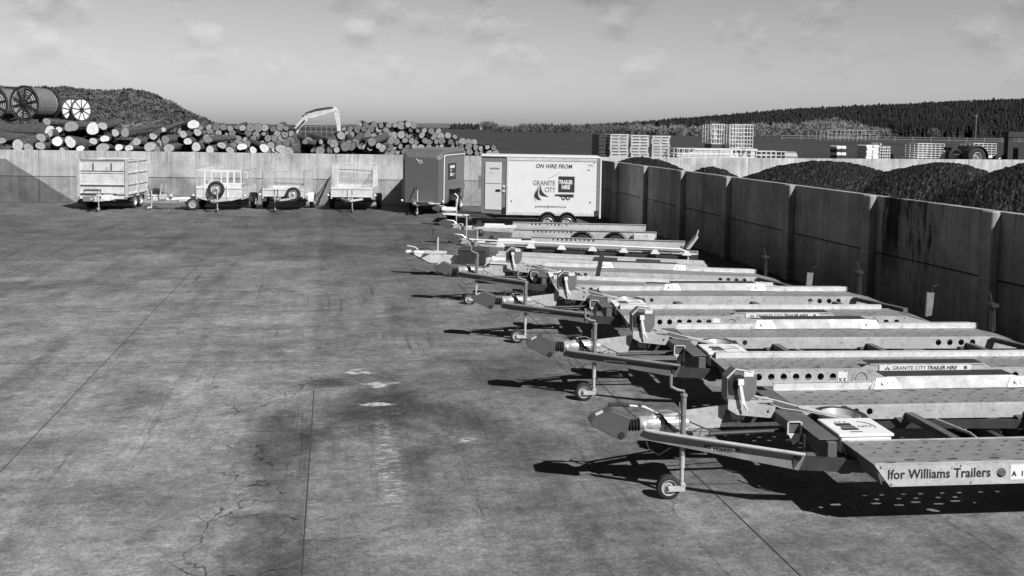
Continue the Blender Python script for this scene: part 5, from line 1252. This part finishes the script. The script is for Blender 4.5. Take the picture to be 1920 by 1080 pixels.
m = MB(); m.box((-1.6, -.9, .5), (.2, .9, 1.05)); m.box((-1.5, -.85, 1.05), (-.6, .85, 1.2)); m.build('engine_housing', M['dark_steel'], t, bevel=.03)
m = MB(); m.box((-.55, -.95, .6), (.45, -.15, 1.3)); cb_ = m.build('cab', M['dark_steel'], t, bevel=.03)
m = MB(); m.box((-.45, -.965, .85), (.38, -.952, 1.25)); m.build('window', M['glass'], cb_)
m = MB(); m.prism([(.25, .9), (.55, .95), (.62, .45), (.35, .2), (.2, .4)], -.35, -.25); m.build('boom_foot', M['white'], t)
for s in (-1, 1):
    m = MB(); pts = [(-1.9, .3), (-1.75, .08), (-1.5, 0), (1.0, 0), (1.25, .08), (1.4, .3), (1.25, .55), (1.0, .66), (-1.5, .66), (-1.75, .55)]; m.prism(pts, s*1.1-.25, s*1.1+.25); m.build('track', M['black'], t)
m = MB()
for x in np.linspace(-.9, 1.6, 9): m.beam((x, 0, .0), (x, 0, 1.2), .03, .03, upv=(1, .01, 0))
for z in (.6, .9, 1.2): m.beam((-.9, 0, z), (1.6, 0, z), .03, .03)
o = m.build('site_fence_panel', M['galv_dull']); o.location = (-.9, 56, 2.5); tag(o, 'pale mesh fence panel seen under the excavator boom', 'fence')

# ================================================================== BEYOND THE FAR WALL, RIGHT
def pallet_stack(label, x, y, wd, dp, z0, z1, n, seed):
    t = thing('pallet_stack', label, 'pallet stack', (x, y, z0), R(5), 'pallet stacks behind the far wall'); rr = random.Random(seed)
    hh = (z1-z0)/n
    for k in range(n):
        m = MB(); z = k*hh; ox = rr.uniform(-.03, .03)
        for j in range(5): m.box((-wd/2+ox, -dp/2+dp*j/5+.01, z+hh*.62), (wd/2+ox, -dp/2+dp*(j+.8)/5, z+hh*.80))
        for xx in (-wd/2+.06, 0, wd/2-.06): m.box((xx-.05+ox, -dp/2+.01, z+hh*.22), (xx+.05+ox, dp/2-.01, z+hh*.62))
        m.box((-wd/2+ox, -dp/2, z+hh*.05), (wd/2+ox, -dp/2+.12, z+hh*.22)); m.box((-wd/2+ox, dp/2-.12, z+hh*.05), (wd/2+ox, dp/2, z+hh*.22))
        m.box((-wd/2+ox, -dp/2-.012, z+hh*.55), (wd/2+ox, -dp/2, z+hh*.92))
        m.build('pallet', M['timber'], t)
    return t
pallet_stack('tall stack of weathered pallets, left of the three stacks behind the far wall', 14.15, 44.2, 1.0, 1.2, 2.05, 3.30, 8, 1)
pallet_stack('stack of weathered pallets, middle of the three stacks behind the far wall', 15.25, 44.25, 1.0, 1.2, 2.05, 3.27, 8, 2)
pallet_stack('slightly lower pallet stack, right of the three stacks behind the far wall', 16.4, 44.3, 1.0, 1.2, 2.05, 3.25, 8, 3)
m = MB(); m.box((-.2, -.6, 0), (.2, .6, 1.22)); 
for k in range(6): m.box((-.22, -.62, .05+.2*k), (.22, .62, .13+.2*k))
o = m.build('crate_stack', M['dark_steel'], bevel=.01); o.location = (13.4, 44.4, 2.05); tag(o, 'dark narrow crate stack at the left end of the pallet stacks', 'crate')
# long low stacks of galvanised cages lying flat
def cage(name, label, x0, x1, y, z0, z1, nx_, nz_, group=None, dep=1.0, cat='wire cage'):
    t = thing(name, label, cat, (x0, y, z0), R(4), group); ln = x1-x0; h = z1-z0
    for yy in (0, dep):
        m = MB()
        for i in range(nx_+1): m.beam((ln*i/nx_, yy, 0), (ln*i/nx_, yy, h), .028, .028, upv=(1, .01, 0))
        for j in range(nz_+1): m.beam((0, yy, h*j/nz_), (ln, yy, h*j/nz_), .032, .032)
        m.build('mesh_panel', M['galv_bright'], t)
    m = MB()
    for xx in (0, ln):
        for j in range(nz_+1): m.beam((xx, 0, h*j/nz_), (xx, dep, h*j/nz_), .03, .03)
    m.box((0, 0, -.02), (ln, dep, .0)); m.build('frame', M['galv'], t)
    return t
cage('crash_barrier_stack', 'long low run of galvanised railing between the pallets and the tall cages', 16.9, 21.0, 42.6, 2.12, 2.62, 14, 2, cat='railing')
cage('crash_barrier_stack', 'short low galvanised railing to the right of the tall cages', 21.3, 23.0, 42.9, 2.12, 2.52, 6, 2, cat='railing')
t = thing('timber_pile', 'pale sheets and boards piled flat between the pallets and the tall cages', 'timber', (16.9, 44.2, 2.05), R(4)); rr = random.Random(2)
for k in range(7):
    m = MB(); z = .08*k; a = rr.uniform(0, .4)+.18*k; m.box((a, -.6, z), (3.9-.1*k, .5, z+.045)); m.build('board', M['timber'] if k % 2 else M['whitedirty'], t)
cage('tank_cage', 'tall empty galvanised tank cage, the right and clearer one of the pair', 20.62, 21.95, 44.6, 2.66, 3.88, 8, 6, 'tall tank cages')
cage('tank_cage', 'tall tank cage holding a bottle and scraps, left one of the pair', 19.75, 20.5, 45.0, 2.85, 3.88, 5, 4, 'tall tank cages')
m = MB(); m.box((0, 0, 0), (1.6, 1.1, .12)); m.box((.05, 0, .12), (.25, 1.1, .45)); m.box((1.3, 0, .12), (1.5, 1.1, .45)); m.box((-.05, 0, .45), (1.65, 1.1, .55)); m.prism([(.35, .12), (.6, .12), (.5, .4)], 0, 1); m.prism([(.8, .12), (1.1, .12), (.95, .42)], 0, 1)
o = m.build('steel_skid', M['galv_bright'], bevel=.01); o.location = (20.55, 44.6, 2.06); tag(o, 'pale steel skid under the tall clear tank cage', 'skid')
m = MB(); m.box((0, 0, 0), (.8, .9, .75)); m.box((.2, -.03, .1), (.6, 0, .5)); o = m.build('machine_crate', M['dark_steel'], bevel=.03); o.location = (19.75, 45, 2.06); tag(o, 'dark machine box under the left tank cage', 'crate')
m = MB(); m.lathe([(0, .10), (.3, .10), (.38, .04), (.46, .04)], (0, 0, 0), 'z', 12); o = m.build('gas_bottle', M['white'], smooth=True); o.location = (20.0, 45.2, 3.1); tag(o, 'white bottle standing inside the left tank cage', 'bottle')
m = MB(); m.lathe([(0, .02), (.02, .27), (.1, .30), (.75, .30), (.82, .24), (.84, .02)], (0, 0, 0), 'x', 20); o = m.build('bale', M['galv_dull'], smooth=True); o.location = (23.6, 44.6, 2.2); o.rotation_euler = (0, 0, R(4)); tag(o, 'low dull rounded bale lying right of the short railing', 'bale')
def bulk_bag(label, x, y, wd, h, mat, seed, tiers=4, band=None):
    t = thing('bagged_pallet', label, 'pallet of bags', (x, y, 2.05), R(6), 'bagged pallets on the ground behind the far wall'); rr = random.Random(seed)
    m = MB(); m.box((-wd/2, -wd/2, 0), (wd/2, wd/2, .04)); m.box((-wd/2, -wd/2, .09), (wd/2, wd/2, .12))
    for xx in (-wd/2+.04, -.04, wd/2-.12): m.box((xx, -wd/2, .04), (xx+.08, wd/2, .09))
    m.build('pallet', M['timber'], t)
    hh = (h-.12)/tiers
    for k in range(tiers):
        m = MB(); z = .12+hh*k
        for j in range(2):
            a = -wd/2+.0+j*wd/2; b = a+wd/2
            pf = [(a+.03, z), (b-.03, z), (b, z+hh*.3), (b, z+hh*.75), (b-.05, z+hh*.98), (a+.05, z+hh*.98), (a, z+hh*.75), (a, z+hh*.3)]
            o_ = rr.uniform(-.03, .03); m.prism([(p+o_, q) for p, q in pf], -wd/2+rr.uniform(0, .03), wd/2)
        m.build('bag_layer', mat if not band or k % 2 else band, t, bevel=.012)
    return t
bulk_bag('bright white pallet of bags in four neat layers behind the far wall', 28.35, 44.1, .78, .86, M['white'], 1, 5)
bulk_bag('small dark topped pallet of bags standing alone behind the far wall', 26.4, 43.8, .60, .80, M['whitedirty'], 2, 4, M['dark_steel'])
# netted stack of split logs
t = thing('log_crate', 'crate of pale split logs beside the white pallet of bags', 'crate', (29.15, 44.2, 2.05), R(6)); rr = random.Random(5)
m = MB(); 
for (a, b) in (((-.38, -.35), (-.38, .35)), ((.38, -.35), (.38, .35))):
    for p in (a, b): m.beam((p[0], p[1], 0), (p[0], p[1], .95), .03, .03, upv=(1, .01, 0))
m.box((-.4, -.37, 0), (.4, .37, .08)); m.build('frame', M['dark_steel'], t)
for k in range(26):
    z = .14+.8*(k//5)/5.2; x = -.3+.15*(k % 5); m = MB(); m.prism([(x-.07, z-.06), (x+.07, z-.05), (x+.02, z+.08)], -.36+rr.uniform(-.04, 0), .34); m.v = [tuple(v) for v in m.v]; m.build('split_log', M['timber'], t)
m = MB(); m.prism([(0, 0), (1.75, 0), (.9, .13), (.0, .32)], -.5, .5); o = m.build('ramp_plate', M['dark_steel'], bevel=.01); o.location = (30.1, 44.9, 2.1); tag(o, 'flat dark wedge lying right of the crate of split logs', 'ramp')
# gates and hurdles further back in the field
cage('cattle_hurdle', 'group of pale livestock hurdles standing far back in the field', 100, 112, 170, 1.9, 4.2, 12, 3, None, 4, 'hurdle')
m = MB(); 
for i in range(36): m.beam((93+i*4.4, 176+.0*i, 1.8), (93+i*4.4, 176, 3.1), .14, .14, upv=(1, .01, 0))
for z in (2.4, 2.9): m.beam((93, 176, z), (247, 176, z), .08, .08)
o = m.build('field_fence', M['galv_dull']); tag(o, 'long thin field fence along the foot of the dark conifers', 'fence')
t = thing('utility_pole', 'single thin pole standing against the dark conifers', 'pole', (170, 215, 1.9)); m = MB(); m.tube([(0, 0, 0), (0, 0, 7.5)], .14, 6); m.build('shaft', M['bare'], t); m = MB(); m.beam((-.7, 0, 6.9), (.7, 0, 6.9), .12, .12); m.build('crossarm', M['bare'], t)
# racks of gates + tractor
cage('gate_rack', 'pale rack of stacked gates left of the tractor', 32.4, 34.2, 45.6, 2.08, 3.0, 6, 7, 'gate racks either side of the tractor')
cage('gate_rack', 'pale rack of stacked gates right of the tractor', 36.6, 38.2, 46.4, 2.08, 3.05, 5, 7, 'gate racks either side of the tractor')
t = thing('tractor', 'dark tractor with a rounded cab standing behind the far wall at the right', 'tractor', (35.0, 44.6, 1.72), R(4))
m = MB(); m.prism([(-.75, .62), (-.55, .95), (-.35, 1.22), (.30, 1.24), (.58, .95), (.72, .62)], -.55, .55); cb_ = m.build('cab', M['dark_steel'], t, bevel=.05)
m = MB(); m.prism([(-.62, .68), (-.48, .92), (-.33, 1.12), (-.02, 1.13), (-.02, .68)], -.565, -.552); m.build('window', M['glass'], cb_)
m = MB(); m.prism([(.06, .68), (.06, 1.13), (.26, 1.14), (.48, .90), (.58, .68)], -.565, -.552); m.build('window', M['glass'], cb_)
m = MB(); m.prism([(-1.1, .45), (1.6, .30), (1.6, .62), (.7, .72), (-.9, .75)], -.3, .3); m.build('bonnet', M['winch'], t, bevel=.04)
m = MB(); m.box((.85, -.4, .55), (1.35, -.30, .68)); m.sphere((0, -.62, .78), .09, 10, 6); m.build('work_lamp', M['white'], t)
m = MB(); m.tube([(-.9, -.3, .8), (-1.3, -.3, 1.1), (-1.5, -.3, 1.0)], .06, 6); m.box((-1.7, -.5, .95), (-1.3, .1, 1.12)); m.build('loader_arm', M['dark_steel'], t)
for s in (-1, 1): add_wheel(t, -.35, s*.75, .58, .35, s, 24, .5); add_wheel(t, 1.3, s*.7, .38, .25, s, 20, .5)
m = MB(); pts = [(-.35+.68*math.cos(a), .58+.62*math.sin(a)) for a in [math.pi*i/10 for i in range(11)]]
for p, q in zip(pts, pts[1:]): m.beam((p[0], -.78, p[1]), (q[0], -.78, q[1]), .02, .4, upv=(0, 1, 0))
m.build('mudguard', M['dark_steel'], t)
t = thing('steel_portal_frame', 'dark steel portal with a heavy lintel cut off by the right edge', 'frame', (36.55, 43.6, 2.0), R(4))
m = MB(); m.box((0, 0, 0), (.34, .3, 1.45)); m.build('post', M['ink'], t)
m = MB(); m.box((-.05, -.05, 1.45), (3.5, .45, 1.75)); m.build('lintel', M['dark_steel'], t)
m = MB(); m.box((1.0, .3, 0), (1.6, .8, .85)); m.build('machine_box', M['ink'], t)
# far white buildings
for k, (x, y, w_, h, l) in enumerate(((107, 655, 8, 5.2, 'small white farmhouse among the far hedges, left one'), (114, 662, 12, 4.0, 'long low white farm building among the far hedges'))):
    t = thing('farmhouse', l, 'house', (x, y, 1.5)); m = MB(); m.box((0, 0, 0), (w_, 6, h*.7)); wl = m.build('wall', M['white'], t)
    m = MB(); m.prism([(-.3, h*.7), (6.3, h*.7), (3, h)], -.3, w_+.3, axis='x'); m.build('roof', M['galv_dull'], t)
    for j in range(3):
        m = MB(); m.box((w_*(.15+.3*j), -.03, h*.3), (w_*(.15+.3*j)+.9, -.01, h*.3+1)); m.build('window', M['ink'], t)
